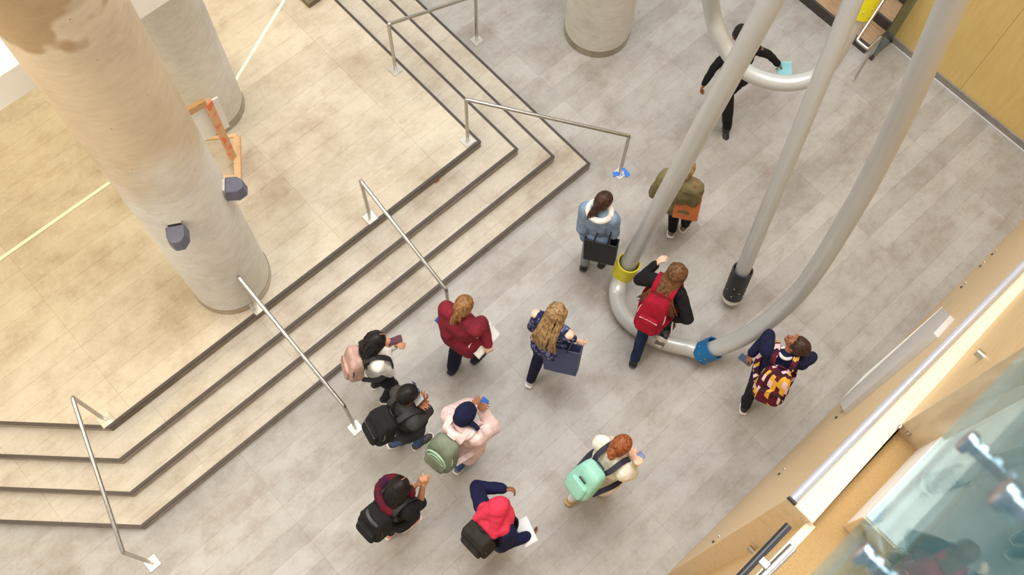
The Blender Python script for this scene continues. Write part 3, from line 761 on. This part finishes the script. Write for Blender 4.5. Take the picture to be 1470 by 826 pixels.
def sheet(label, c, u, v, w, h, mat, name='sheet_of_paper', cat='paper'):
    c = np.asarray(c, float); u = unit(u); v = np.asarray(v, float); v = unit(v - u * (u @ v)); n = np.cross(u, v); V, Fc = [], []
    for i in range(9):
        for j in range(9):
            a, b = i / 8 - .5, j / 8 - .5; V.append(c + u * a * w + v * b * h + n * (.02 * math.sin(a * 3) + .012 * b * b * 4))
    for i in range(8):
        for j in range(8): Fc.append((i * 9 + j, i * 9 + j + 1, i * 9 + j + 10, i * 9 + j + 9))
    o = part(name, MB().add(V, Fc), mat, None, 180); o['label'] = label; o['category'] = cat
    md = o.modifiers.new('thickness', 'SOLIDIFY'); md.thickness = .0012
    return o

sk_light = skin('fair_skin', (232, 190, 164)); sk_tan = skin('tan_skin', (196, 140, 104)); sk_brown = skin('brown_skin', (150, 96, 66)); sk_dark = skin('deep_skin', (112, 70, 50))
H_black = hairmat('black_hair', (11, 9, 9), (30, 24, 23)); H_dbrown = hairmat('dark_brown_hair', (36, 22, 18), (78, 50, 38)); H_brown = hairmat('brown_hair', (66, 42, 26), (128, 88, 56))
H_blond = hairmat('dark_blond_hair', (104, 80, 50), (184, 150, 104)); H_gold = hairmat('golden_brown_hair', (92, 62, 34), (164, 120, 72)); H_red = hairmat('auburn_hair', (110, 58, 30), (168, 98, 56))
denim = cloth('blue_denim', (64, 92, 132)); navy = cloth('navy_cloth', (28, 32, 56)); black = cloth('black_cloth', (24, 24, 27)); dkgrey = cloth('charcoal_cloth', (62, 60, 60))
S_black = plain('black_shoe', (34, 32, 34), .45); S_white = plain('white_shoe', (226, 222, 216), .5); S_navy = plain('navy_shoe', (40, 44, 70), .5); S_taupe = plain('taupe_shoe', (120, 104, 98), .5)

# person with white sweater and pink-brown backpack looking at a phone
p = person('person in a white sweater and black trousers holding a phone out in front', (537, 505), -25, (541, 491), [(541, 550), (554, 572)],
           [(566, 497, 1.28), (556, 503, 1.26)], cloth('white_knit', (232, 228, 218)), black, S_black, hair_long(H_black, 46, .20, .10, .12, .012, 4, .014, sk_tan), sk_tan, 1.64,
           elbows=(None, (562, 527, 1.08)), head_pitch=-28, curl=(.9, .9), top_wr=.016)
pinkbag = cloth('dusty_pink_bag', (184, 152, 140))
backpack(p, 'dusty pink backpack with dark trims on the person in the white sweater', pinkbag, strap_m=plain('black_webbing', (30, 28, 30), .7), pocket_m=pinkbag, pitch=8)
phone(p, 'phone with a reddish screen held by the person in the white sweater', at(567, 489, 1.34), -p.L, p.F + U3 * .35, (104, 66, 84))

# person in the maroon sweater
mar = cloth('maroon_knit', (124, 36, 50))
p = person('person in a maroon sweater with a golden brown ponytail carrying a white sheet', (662, 457), 12, (667, 440), [(650, 527), (684, 512)],
           [(635, 459, 1.02), (700, 493, .98)], mar, navy, S_navy, hair_tail(H_gold, .17, .034, puff=1.06, down=.5), sk_light, 1.72, elbows=((640, 470, 1.12), (694, 470, 1.10)), hem=.16, puff=.035, wide=1.18, toe=(25, 0), head_pitch=-15, legpuff=.025, shoe_sole=(46, 48, 70))
sheet('white sheet of paper held at the hip by the person in the maroon sweater', at(695, 489, .98), p.F, p.L * .6 + U3 * .7, .34, .21, plain('paper_white', (240, 240, 240), .6, var=.01))
phone(p, 'bright blue phone in the left hand of the person in the maroon sweater', at(632, 457, 1.05), p.L + U3 * .5, p.F - p.L * .6, (70, 130, 230), (.06, .12))

# person in navy floral top with big navy tote
t = NT('navy_floral'); v = t.pos()
fl_ = t.ramp(t.noise(v, 26, 3, .6), [(.44, (30, 34, 66)), (.54, (60, 68, 112)), (.60, (150, 158, 192)), (.66, (44, 48, 88))]); floral = t.fin(fl_, .85, 0, .25)
p = person('person with long wavy dark blond hair in a navy floral off-shoulder top', (793, 467), 14, (800, 449), [(762, 546), (802, 520)],
           [(.22, .12, 1.12), (828, 489, 1.02)], floral, navy, plain('silver_shoe', (176, 180, 186), .4), hair_long(H_blond, 84, .30, .12, .14, .014, 9, .014), sk_light, 1.66,
           elbows=((764, 470, 1.1), (818, 484, 1.08)), hem=.10, puff=.028, toe=(35, 0), sleeve=.8, curl=(.6, 1.0))
for k, (a, b) in enumerate(((0, 1), (1, -1))):
    q = p.sh[a] + p.L * b * .028 * p.s + p.U * .045 * p.s
    part('bare_shoulder', MB().sq(q, (.05, .055, .034), p.R, .9, 12, 18), sk_light, p.body, 180)
M['navybag'] = plain('navy_leather', (62, 68, 98), .45, var=.05)
cb = at(806, 503, .86)
tote(p, 'large navy tote bag hanging from the forearm of the person in the floral top', M['navybag'], cb, p.L * 1.0 + p.F * -.25, .34, .32, .12, plain('dark_navy_handle', (34, 38, 60), .5), [p.wr[1] * .7 + p.el[1] * .3 + U3 * .03 + p.F * .03, p.wr[1] * .7 + p.el[1] * .3 + U3 * .03 - p.F * .03], tilt=32, swing=(-.62, -.69, 0))

# person in the dark grey jacket, hand at the face
p = person('person in a charcoal jacket with sunglasses on dark hair raising a hand to the face', (583, 585), -12, (587, 567), [(600, 637), (566, 636)],
           [(602, 583, 1.36), (607, 577, 1.42)], dkgrey, denim, plain('patterned_shoe', (72, 66, 62), .6, var=.3, scale=40), hair_short(H_black, 1.06), sk_brown, 1.68,
           elbows=((592, 590, 1.1), (607, 613, 1.08)), hem=.08, puff=.034, wide=1.08, sleeve=.35, head_pitch=-18, toe=(0, 20))
sg = part('sunglasses', MB().tube([p.X(.055, .07 * math.cos(a), .085 + .012 * abs(math.cos(a * 1.0))) for a in np.linspace(0, math.pi, 12)], .006, 8).ell(p.X(.062, .035, .088), (.012, .028, .02), p.HR).ell(p.X(.062, -.035, .088), (.012, .028, .02), p.HR), plain('dark_lens', (40, 48, 60), .12), p.root, 180); sg['label'] = 'dark sunglasses pushed up on the hair'
backpack(p, 'black backpack with grey webbing lines on the person in the charcoal jacket', cloth('black_pack', (34, 33, 34)), (.098, .15, .21), .22, strap_m=plain('dark_webbing', (36, 36, 38), .7), trim_m=plain('grey_trim', (92, 90, 88), .6), gap=.14, pitch=14)
phone(p, 'white phone held to the face by the person in the charcoal jacket', p.wr[1] + unit(p.wr[1] - p.el[1]) * .09 - p.F * .03, -p.L, p.F * .5 + U3 * .8, (222, 222, 226))

# person in pale pink hooded jacket, navy cap
pink = cloth('pale_pink_fleece', (226, 200, 198)); 
def cap_hat(P):
    s = P.s; mb = MB(); skull(mb, P, 1.08); mb.ell(P.X(-.03, 0, .03), np.array([.112, .098, .108]) * s, P.HR); mb.ell(P.X(-.07, 0, -.03), np.array([.075, .085, .075]) * s, P.HR)
    hm = blob('head_scarf', mb, cloth('navy_scarf', (22, 26, 58)), P.root, .009, 4, .010, .06)
    part('scarf_tail', MB().tube(spline([P.X(-.05, -.085, -.01), P.X(-.03, -.13, -.03), P.X(-.02, -.17, -.06)], 6), [.03] * 4 + [.026] * 4 + [.024] * 5, 10), cloth('navy_scarf', (22, 26, 58)), hm, 180)
p = person('person in a pale pink hooded jacket and navy head covering with phone raised', (664, 611), 8, (670, 594), [(659, 670), (676, 655)],
           [(686, 583, 1.42), (692, 589, 1.38)], pink, denim, plain('blue_grey_shoe', (96, 112, 146), .5), cap_hat, sk_brown, 1.68,
           elbows=((668, 582, 1.15), (712, 615, 1.14)), hem=.26, puff=.045, wide=1.1, sleeve=.85, head_pitch=-22, toe=(25, 0), top_wr=.03)
hd = MB()
for a in np.linspace(.55, 1.45, 12) * math.pi:
    b = a + .09 * math.pi * .9; f_ = lambda x: p.NB + (p.F * (.11 * math.cos(x) - .015) + p.L * .125 * math.sin(x) + p.U * (.075 - .035 * -math.cos(x))) * p.s
    hd.cap(f_(a), f_(b), .042 * p.s)
blob('hood', hd, pink, p.root, .01, 3, .012).parent = p.top
grn = cloth('grey_green_pack', (120, 130, 112)); mint = plain('pale_green_trim', (168, 206, 176), .7)
bp, B = backpack(p, 'grey green backpack with pale green looping trim on the person in pink', grn, (.09, .148, .20), .23, strap_m=pink, trim_m=mint, gap=.16, pitch=18)
for rr, q in ((.115, 1), (.075, 1)):
    part('piping', MB().tube([B(-.105 - .02 * math.cos((a - 1.57)) , rr * math.cos(a), -.02 + rr * 1.2 * math.sin(a)) for a in np.linspace(-.2, math.pi + .2, 20)], .009, 8), mint, bp, 180)
phone(p, 'phone raised in front of the face of the person in pink', p.wr[0] + unit(p.wr[0] - p.el[0]) * .09 + p.F * .03, -p.L, p.F * .5 + U3 * .8, (70, 96, 140))

# person in black with maroon scarf
p = person('person with long black hair in black clothes and a maroon scarf, one bare forearm up', (569, 716), 2, (575, 700), [(560, 764), (582, 755)],
           [(594, 700, 1.30), (607, 699, 1.34)], black, black, plain('pink_shoe', (214, 150, 148), .5), hair_long(H_black, 60, .16, .13, .11, .006, 12, .016, sk_tan), sk_tan, 1.66,
           elbows=(None, (597, 738, 1.06)), puff=.03, wide=1.08, sleeve=.05, head_pitch=-25, toe=(25, 0), curl=(.8, 1.0), hem=.12)
sc = MB()
for i, a in enumerate(np.linspace(-.1, 1.0, 12) * math.pi):
    f_ = lambda x: p.NB + (p.F * (.135 * math.cos(x) - .0) + p.L * .19 * math.sin(x) + p.U * (.055 + .02 * math.sin(3 * x))) * p.s
    sc.cap(f_(a), f_(a + .1 * math.pi), .048 * p.s)
blob('scarf', sc, speckle('maroon_scarf', (92, 18, 34), (58, 22, 48), 7.0, .5, .64), p.root, .01, 3, .03)
blk2 = cloth('black_nylon', (30, 30, 31))
bp, B = backpack(p, 'rounded black backpack with thick handle on the person with the maroon scarf', blk2, (.10, .148, .20), .20, strap_m=plain('black_webbing', (30, 28, 30), .7), gap=.14, pitch=12)
part('thick_handle', MB().tube(spline([B(-.03, .10, .16), B(-.075, .06, .185), B(-.09, -.0, .18), B(-.075, -.08, .15)], 8), .018, 10), plain('grey_handle', (66, 66, 66), .5), bp, 180)
phone(p, 'phone held close by the person with the maroon scarf', p.wr[0] + unit(p.wr[0] - p.el[0]) * .09 + p.F * .03, -p.L, p.F * .5 + U3 * .8, (200, 200, 206))

# person in red head scarf
redm = cloth('coral_red_scarf', (212, 56, 82), var=.08)
def hijab(P):
    s = P.s; mb = MB(); mb.ell(P.X(-.015, 0, .03), np.array([.115, .098, .112]) * s, P.HR); mb.ell(P.X(-.03, 0, -.06), np.array([.115, .105, .11]) * s, P.HR)
    mb.cap(P.NB + P.L * .10 * s + P.U * .045 * s - P.F * .02, P.NB - P.L * .11 * s + P.U * .04 * s - P.F * .02, .082 * s)
    mb.ell(P.NB + P.F * .05 * s, np.array([.14, .16, .12]) * s, P.R)
    mb.cap(P.X(-.06, .03, -.02), P.NB + (-P.F * .13 + P.L * .11 + P.U * .07) * s, .085 * s, .035 * s)
    mb.cap(P.X(-.06, -.03, -.02), P.NB + (-P.F * .10 - P.L * .10 + P.U * .03) * s, .085 * s, .05 * s)
    mb.sq(P.NB - P.F * .03 * s + P.U * .05 * s, np.array([.12, .165, .08]) * s, P.R, .8)
    blob('head_scarf', mb, redm, P.root, .01, 4, .022, .10)
nvb = cloth('deep_navy_jersey', (24, 26, 62))
p = person('person in a coral red head scarf and navy top with one arm stretched forward', (710, 744), 2, (717, 729), [(702, 776), (728, 776)],
           [(722, 702, 1.16), (757, 770, .98)], nvb, nvb, plain('pale_shoe', (206, 204, 190), .5), hijab, sk_brown, 1.66,
           elbows=((692, 703, 1.18), (738, 776, 1.06)), puff=.034, wide=1.14, hem=.40, toe=(0, 0), sleeve=.96, curl=(.8, .6))
bp, B = backpack(p, 'boxy black backpack on the person in the coral red head scarf', cloth('worn_black_pack', (48, 46, 44)), (.088, .155, .22), .24, strap_m=plain('black_webbing', (30, 28, 30), .7), e=.3, gap=.15, pitch=2)
sheet('white leaflet in the right hand of the person in the red head scarf', at(754, 764, .98), p.L + p.F * .3, p.F + U3 * .3, .26, .15, _mc['paper_white'])

# person in cream jacket, auburn bun, mint backpack
crm = cloth('cream_fleece', (232, 222, 206))
p = person('person in a cream jacket with an auburn bun bringing hands to the face', (880, 657), -6, (892, 640), [(821, 716), (862, 702)],
           [(907, 655, 1.38), (908, 660, 1.36)], crm, cloth('white_jeans', (226, 226, 228)), plain('tan_shoe', (204, 162, 110), .5), hair_tail(H_red, bun=True, puff=1.08), sk_light, 1.68,
           elbows=((893, 640, 1.12), (899, 693, 1.10)), hem=.10, puff=.042, wide=1.12, sleeve=.9, toe=(40, 0), head_pitch=-22, top_wr=.026, shoe_sole=(206, 182, 120))
mintc = cloth('mint_canvas', (158, 216, 198), var=.05)
bp, B = backpack(p, 'mint green backpack with navy straps on the person in the cream jacket', mintc, (.09, .142, .21), .23, strap_m=plain('navy_strap', (36, 36, 54), .7), trim_m=plain('mint_zip', (128, 184, 168), .6), gap=.155, pitch=20)
pt = part('label_patch', MB().box(B(-.105, 0, .075), (.006, .085, .035), p.R), plain('dark_patch', (52, 44, 46), .7), bp); pt['label'] = 'small dark rectangular patch'
part('patch_text', MB().box(B(-.109, .02, .078), (.002, .02, .012), p.R), plain('patch_red', (170, 70, 60), .7), pt)
phone(p, 'phone held in front of the face of the person in the cream jacket', p.wr[0] + unit(p.wr[0] - p.el[0]) * .09 + p.F * .03, -p.L, p.F * .5 + U3 * .8, (150, 170, 220))

# person in navy jacket with checked backpack, looking up
p = person('person in a navy jacket looking up over the left shoulder with phone in hand', (1126, 511), 25, (1143, 495), [(1070, 583), (1092, 560)],
           [(1080, 507, 1.05), (1152, 524, .95)], cloth('navy_blazer', (26, 30, 62)), cloth('dark_trousers', (34, 36, 46)), S_black, hair_short(H_dbrown, 1.04), sk_brown, 1.70,
           elbows=((1088, 502, 1.15), (1156, 520, 1.12)), puff=.026, wide=1.08, hem=.10, head_face=95, head_pitch=34, toe=(20, 0))
part('collar', MB().tube([p.NB + (p.F * .058 * math.cos(a) + p.L * .062 * math.sin(a) + p.U * .07) * p.s for a in np.linspace(0, 2 * math.pi, 20)], .017, 8), S_white, p.top, 180)
t = NT('checked_canvas'); v = t.pos(rot=(.5, .4, .3))
b_ = t.n('ShaderNodeTexBrick', offset=0.5); b_.inputs['Scale'].default_value = 1.0; b_.inputs['Brick Width'].default_value = .062; b_.inputs['Row Height'].default_value = .03; b_.inputs['Mortar Size'].default_value = .0
b_.inputs['Color1'].default_value = (0, 0, 0, 1); b_.inputs['Color2'].default_value = (1, 1, 1, 1); t.l(v, b_.inputs['Vector'])
cr = t.ramp(b_.outputs['Color'], [(0, (92, 28, 44)), (.28, (92, 28, 44)), (.29, (224, 168, 60)), (.52, (224, 168, 60)), (.53, (232, 196, 200)), (.78, (232, 196, 200)), (.79, (60, 26, 40))]); t.t.nodes[-1].color_ramp.interpolation = 'CONSTANT'
chk = t.fin(cr, .85, 0, .2)
backpack(p, 'checked backpack in maroon, yellow and pink on the person looking up', chk, (.09, .15, .205), .22, strap_m=chk, trim_m=plain('dark_zip', (30, 30, 32), .5), gap=.135, pitch=18)
phone(p, 'phone in the lowered left hand of the person looking up', p.wr[0] + unit(p.wr[0] - p.el[0]) * .10, unit(p.wr[0] - p.el[0]), p.L, (80, 110, 150))

# person with red backpack and long brown hair
p = person('person with long brown hair in a black top with one arm raised by the tube', (957, 411), 18, (972, 392), [(911, 517), (.24, -.07, .085)],
           [(940, 381, 1.32), (966, 456, .98)], black, cloth('dark_blue_jeans', (34, 48, 78)), S_black, hair_long(H_brown, 110, .26, .20, .15, .008, 21, .014), sk_light, 1.68,
           elbows=((922, 398, 1.16), (974, 450, 1.12)), puff=.026, shoe_sole=(52, 50, 52), toe=(40, 0), hem=.06, curl=(.5, .8))
red = cloth('crimson_canvas', (150, 18, 42)); 
bp, B = backpack(p, 'crimson backpack with pale stripes on the person with long brown hair', red, (.09, .142, .22), .27, strap_m=red, trim_m=plain('pale_trim', (214, 190, 188), .6), gap=.125, pitch=20)
cl = part('hair_clip', MB().sq(p.X(-.13, -.05, -.10), (.008, .03, .010), p.HR, .4), plain('pearl_clip', (236, 214, 180), .3), p.root, 180)
tote(p, 'grey and white carrier bag hanging from the hand of the person with the crimson backpack', speckle('grey_white_bag', (110, 104, 104), (222, 220, 216), 6., .48, .56), at(956, 477, .62), p.F, .25, .34, .10, S_white, [p.wr[1] + U3 * -.03 + p.L * .015, p.wr[1] + U3 * -.03 - p.L * .015], name='carrier_bag')

# person in denim jacket with black tote
dj = cloth('pale_denim_jacket', (124, 144, 170))
p = person('person in a pale denim jacket with a dark ponytail and white shirt', (861, 306), 24, (867, 290), [(839, 379), (866, 374)],
           [(844, 338, .86), (.20, -.12, 1.0)], dj, cloth('grey_leggings', (132, 136, 142)), S_black, hair_tail(H_dbrown, .2, .036, puff=1.05, down=.5), sk_light, 1.66,
           elbows=((840, 322, 1.1), (-.12, -.24, 1.08)), hem=.10, puff=.03, wide=1.0, shoe_sole=(60, 54, 52), toe=(35, 0), head_face=0)
part('shirt_collar', MB().tube([p.NB + (p.F * (.10 * math.cos(a) - .01) + p.L * .12 * math.sin(a) + p.U * (.062 + .02 * math.cos(a))) * p.s for a in np.linspace(0, 2 * math.pi, 24)], .034, 8), cloth('white_shirt', (234, 226, 214)), p.top, 180)
st = p.sh[1] + p.U * .10 + p.L * .03
tote(p, 'black tote bag hanging from the shoulder of the person in the denim jacket', plain('black_leather', (32, 33, 36), .4, var=.1), at(862, 352, .86), p.L * 1.0 - p.F * .1, .34, .30, .12, plain('black_strap', (26, 26, 30), .4), [st + p.F * .03, st - p.F * .03], flare=1.05, tilt=20, swing=(-.62, -.69, 0))

# person in olive jacket, mostly behind the tube
oli = cloth('olive_jacket', (122, 112, 80))
p = person('person in an olive jacket with an orange bag walking behind the leaning tube', (978, 261), 22, (985, 244), [(965, 330), (984, 322)],
           [(.15, .14, .95), (.2, -.13, .95)], oli, black, S_taupe, hair_short(H_blond, 1.04), sk_light, 1.70, elbows=((-.1, .22, 1.1), (-.1, -.22, 1.1)), hem=.14, puff=.05, wide=1.0, toe=(25, 0), top_wr=.035)
tote(p, 'orange bag at the hip of the person in the olive jacket', plain('orange_leather', (206, 118, 66), .5, var=.08), at(986, 290, 1.0), p.L - p.F * .2, .27, .32, .11, plain('tan_strap', (150, 84, 48), .5), [p.sh[1] + p.U * .10 + p.F * .03, p.sh[1] + p.U * .10 - p.F * .03], flare=1.0, tilt=18, swing=(-.62, -.69, 0))

# person in black walking towards the camera under the tube loop
p = person('person in black with arms swinging, partly behind the tubes', (1068, 72), -128, (1063, 55), [(1030, 134), (1044, 183)],
           [(1008, 124, .84), (1117, 92, .98)][::-1], black, black, S_black, hair_short(H_black, 1.06), sk_brown, 1.70, elbows=((1110, 78, 1.16), (1020, 98, 1.12)), puff=.006, hem=.05, toe=(0, 30), head_pitch=-5, shoe_sole=(70, 64, 62))
sheet('pale cyan leaflet in the hand of the person in black', at(1126, 101, .92), (.6, -.6, .2), (.4, .4, .5), .16, .2, plain('cyan_paper', (150, 214, 226), .6, var=.02))
# ------------------------------------------------------------------ birch gallery wall and balustrades, lower right
def aty(u, v, y):
    """the point of the place on the upright plane y that the photograph shows at u, v"""
    w = ROT @ np.array([u - PPX[0], v - PPX[1], FPX]); k = y / w[1]
    return np.array([0, 0, CAM_H]) + w * k
def atx(u, v, x):
    w = ROT @ np.array([u - PPX[0], v - PPX[1], FPX]); k = x / w[0]
    return np.array([0, 0, CAM_H]) + w * k
M['birch'] = wood('birch_panel', (214, 184, 138), (228, 200, 156), (1.2, 6, 7), 0.4, 1.6)
M['birch2'] = wood('tan_birch', (208, 172, 116), (220, 188, 134), (1.2, 6, 5), 0.4, 1.6)
M['maple'] = wood('pale_maple_cap', (238, 216, 180), (244, 226, 194), (1.5, 14, 10), 0.35, 2.0)
M['cork'] = speckle('cork_landing', (178, 146, 98), (170, 137, 90), 90.0, .4, .65)
M['cream'] = plain('cream_paint', (232, 232, 214), 0.45, var=.01)
ZC = 4.5
rear = [at(1292, 612, ZC), at(1446, 440, ZC)]                     # inner edge of the cap along the pillar
dr = (rear[1] - rear[0]) / (rear[1] - rear[0])[0]
rearx = lambda x: rear[0][1] + dr[1] * (x - rear[0][0])
XE = 2.02
wf = struct('wall_front', MB().prism([(XE, -0.60), (9.5, -0.60), (9.5, -0.42), (XE, -0.42)], 0.0, ZC - 0.02), M['birch'])
struct('wall_left', MB().prism([(-3.0, -0.64), (XE, -0.64), (XE, -0.60), (-3.0, -0.60)], 0.0, 4.42), M['birch2'])
ORG[wf.name] = np.zeros(3)
for u, v in ((1029, 775), (1123, 678), (1205, 597), (1384, 410), (1411, 380), (1428, 363)):
    q = aty(u, v, -0.42)
    for dx, m_ in ((-.035, M['dark']), (.035, M['steel'])):
        part('screw', MB().tube([q + (dx, -.002, 0), q + (dx, .016, 0)], .013, 12), m_, wf)
cp = thing('balustrade_cap', 'pale maple cap with a glossy metal edge along the birch gallery wall', 'balustrade cap', (4.0, -0.5, ZC))
part('cap_board', MB().hull8([(XE, -.475, ZC - .02), (9.5, -.475, ZC - .02), (9.5, rearx(9.5), ZC - .02), (XE, rearx(XE), ZC - .02)], [(XE, -.475, ZC), (9.5, -.475, ZC), (9.5, rearx(9.5), ZC), (XE, rearx(XE), ZC)]), M['maple'], cp)
tb = MB()
tb.tube(np.array([(x, -.447, ZC + .010) for x in np.linspace(XE + .01, 9.5, 30)]), .0285, 24)
part('edge_tube', tb, plain('satin_edge', (186, 188, 198), 0.25, 0.35, var=.02, scale=2.), cp, 60)
part('end_plug', MB().box((XE + .004, -.447, ZC + .008), (.014, .062, .05)), M['dark'], cp, bevel=.003)
# cork landing and the cream box standing on it
struct('floor_gallery', MB().prism([(-3.0, -1.6), (9.5, -1.6), (9.5, -.601), (XE, -.601), (XE, -.641), (-3.0, -.641)], 4.28, 4.42), M['cork'])
struct('trim_3', MB().prism([(-3.0, -.655), (XE + .02, -.655), (XE + .02, -.601), (-3.0, -.601)], 4.42, 4.425), M['maple'])
Z1 = 4.78
c00, c01, c10 = at(1243, 741, Z1), at(1290, 783, Z1), at(1349, 655, Z1)
cb_ = thing('cream_box', 'long cream painted box on the cork landing below the glass', 'box', (3.0, -.85, 4.42))
part('body', MB().prism([(c00[0], c00[1]), (6.0, c00[1]), (6.0, c01[1] - .02), (c00[0], c01[1] - .02)], 4.42, Z1), M['white'], cb_)
part('end_panel', MB().prism([(c00[0] - .015, c00[1] + .004), (c00[0], c00[1] + .004), (c00[0], c01[1] - .03), (c00[0] - .015, c01[1] - .03)], 4.42, Z1 - .01), M['birch'], cb_)
# upright grained panel box
PX = at(1292, 612, ZC)[0]
M['elm'] = wood('grained_panel', (186, 164, 130), (208, 188, 154), (2.2, 5, 0.9), 0.4, 1.6)
pb = thing('panel_pier', 'upright birch pier with a grained end face rising from the maple cap', 'pier', (PX + .5, -.8, ZC))
y_b = at(1334, 643, ZC)[1]
part('end_panel', MB().prism([(PX, y_b), (PX + .02, y_b), (PX + .02, rear[0][1]), (PX, rear[0][1])], 4.42, 8.2), M['elm'], pb)
part('side_panel', MB().hull8([(PX + .02, rear[0][1] - .02, 4.42), (7.0, rearx(7.0) - .02, 4.42), (7.0, rearx(7.0), 4.42), (PX + .02, rear[0][1], 4.42)], [(PX + .02, rear[0][1] - .02, 8.2), (7.0, rearx(7.0) - .02, 8.2), (7.0, rearx(7.0), 8.2), (PX + .02, rear[0][1], 8.2)]), M['birch2'], pb)
def onside(u, v):
    w = ROT @ np.array([u - PPX[0], v - PPX[1], FPX]); o = np.array([0, 0, CAM_H]); n = np.array([-dr[1], 1.0, 0]); p_ = np.array([rear[0][0], rear[0][1], ZC])
    return o + w * ((p_ - o) @ n / (w @ n))
q = onside(1411, 513)
part('bolt', MB().tube([q + (0, -.005, 0), q + (0, .045, 0)], .026, 18), M['steel'], pb)
for (u, v) in ((1293, 613), (1305, 622)):
    q = at(u, v, ZC + .02); part('fixing', MB().tube([q + (-.02, 0, 0), q + (.005, 0, 0)], .016, 14), M['steel'], pb)
# sign panel with a white lip on the wall
sgn = thing('wall_sign', 'grey panel with a bright white lower lip mounted on the birch wall', 'sign panel', (4.6, -.40, .8))
YS = -.378
g = [aty(1204, 577, YS), aty(1352, 442, YS), aty(1364, 453, YS), aty(1340, 479, YS), aty(1211, 589, YS)]
g0 = [p_ * np.array([1, 0, 1]) + np.array([0, -.419, 0]) for p_ in g]
part('panel', MB().hull8(g0, g), plain('grey_panel', (206, 204, 202), .5, var=.02), sgn)
pz = [g[0], g[1]]; o_ = np.array([0, .03, 0]); mid = g[0] * .72 + g[1] * .28
part('lip', MB().hull8([g[0], mid + (0, .024, -.0), g[1] + (0, .004, 0), g[1], ], [g[0] + (0, 0, .02), mid + (0, .024, .02), g[1] + (0, .004, .02), g[1] + (0, 0, .02)]), M['white'], sgn)
# slim stair handrail next to the landing
rl = thing('landing_handrail', 'black and steel double handrail bars bracketed beside the cork landing', 'handrail', (1.3, -.56, 4.9))
za = 4.95; a, b = at(1132, 755, za), at(1040, 852, za); c, d = at(1138, 786, za), at(1070, 854, za)
part('black_bar', MB().tube([a, b], .022, 18), plain('black_bar_paint', (34, 36, 42), .35), rl)
part('steel_bar', MB().tube([c, d], .026, 18), M['steel'], rl)
k1, k2 = at(1090, 800, za), at(1101, 815, za)
part('bracket', MB().box((k1 + k2) / 2, (.05, np.linalg.norm(k2 - k1) + .03, .03)), M['steel'], rl, bevel=.006)
q = aty(1082, 793, -.60)
part('wall_bolt', MB().tube([q, q + (0, .05, 0)], .022, 16), M['steel'], rl)
# the upper floor the camera leans out from: slab edge, glass guard and its stand-off bolts
struct('floor_upper_gallery', MB().prism([(-2.0, -1.6), (4.0, -1.6), (4.0, -.28), (-2.0, -.28)], 8.89, 9.75), plain('slab_edge_reflection', (190, 214, 220), .5, var=.03))  # bluish glass reflection and tint put into the slab's colour
gg = thing('glass_guard', 'large blue green glass guard held by steel stand-off bolts in the lower right corner', 'glass panel', (0.6, -.22, 9.3))
M['bglass'] = glass('blue_green_glass', (232, 243, 243), 0.0, 0.02, 0.6)
part('pane', MB().box((1.0, -.22, 9.431), (3.4, .012, 1.04)), M['bglass'], gg)
chrome = steel('chrome_bolt', (214, 214, 226), .15)
for u, v in ((1395, 640), (1450, 718), (1245, 800), (1300, 878)):
    q = aty(u, v, -.212)
    so = part('standoff', MB().tube([q + (0, .0, 0), q + (0, -.07, 0)], .0105, 16), chrome, gg)
    part('bolt_cap', MB().tube([q + (0, 0, 0), q + (0, .004, 0), q + (0, .012, 0), q + (0, .014, 0)], [.017, .018, .018, .013], 24), chrome, so, 50)
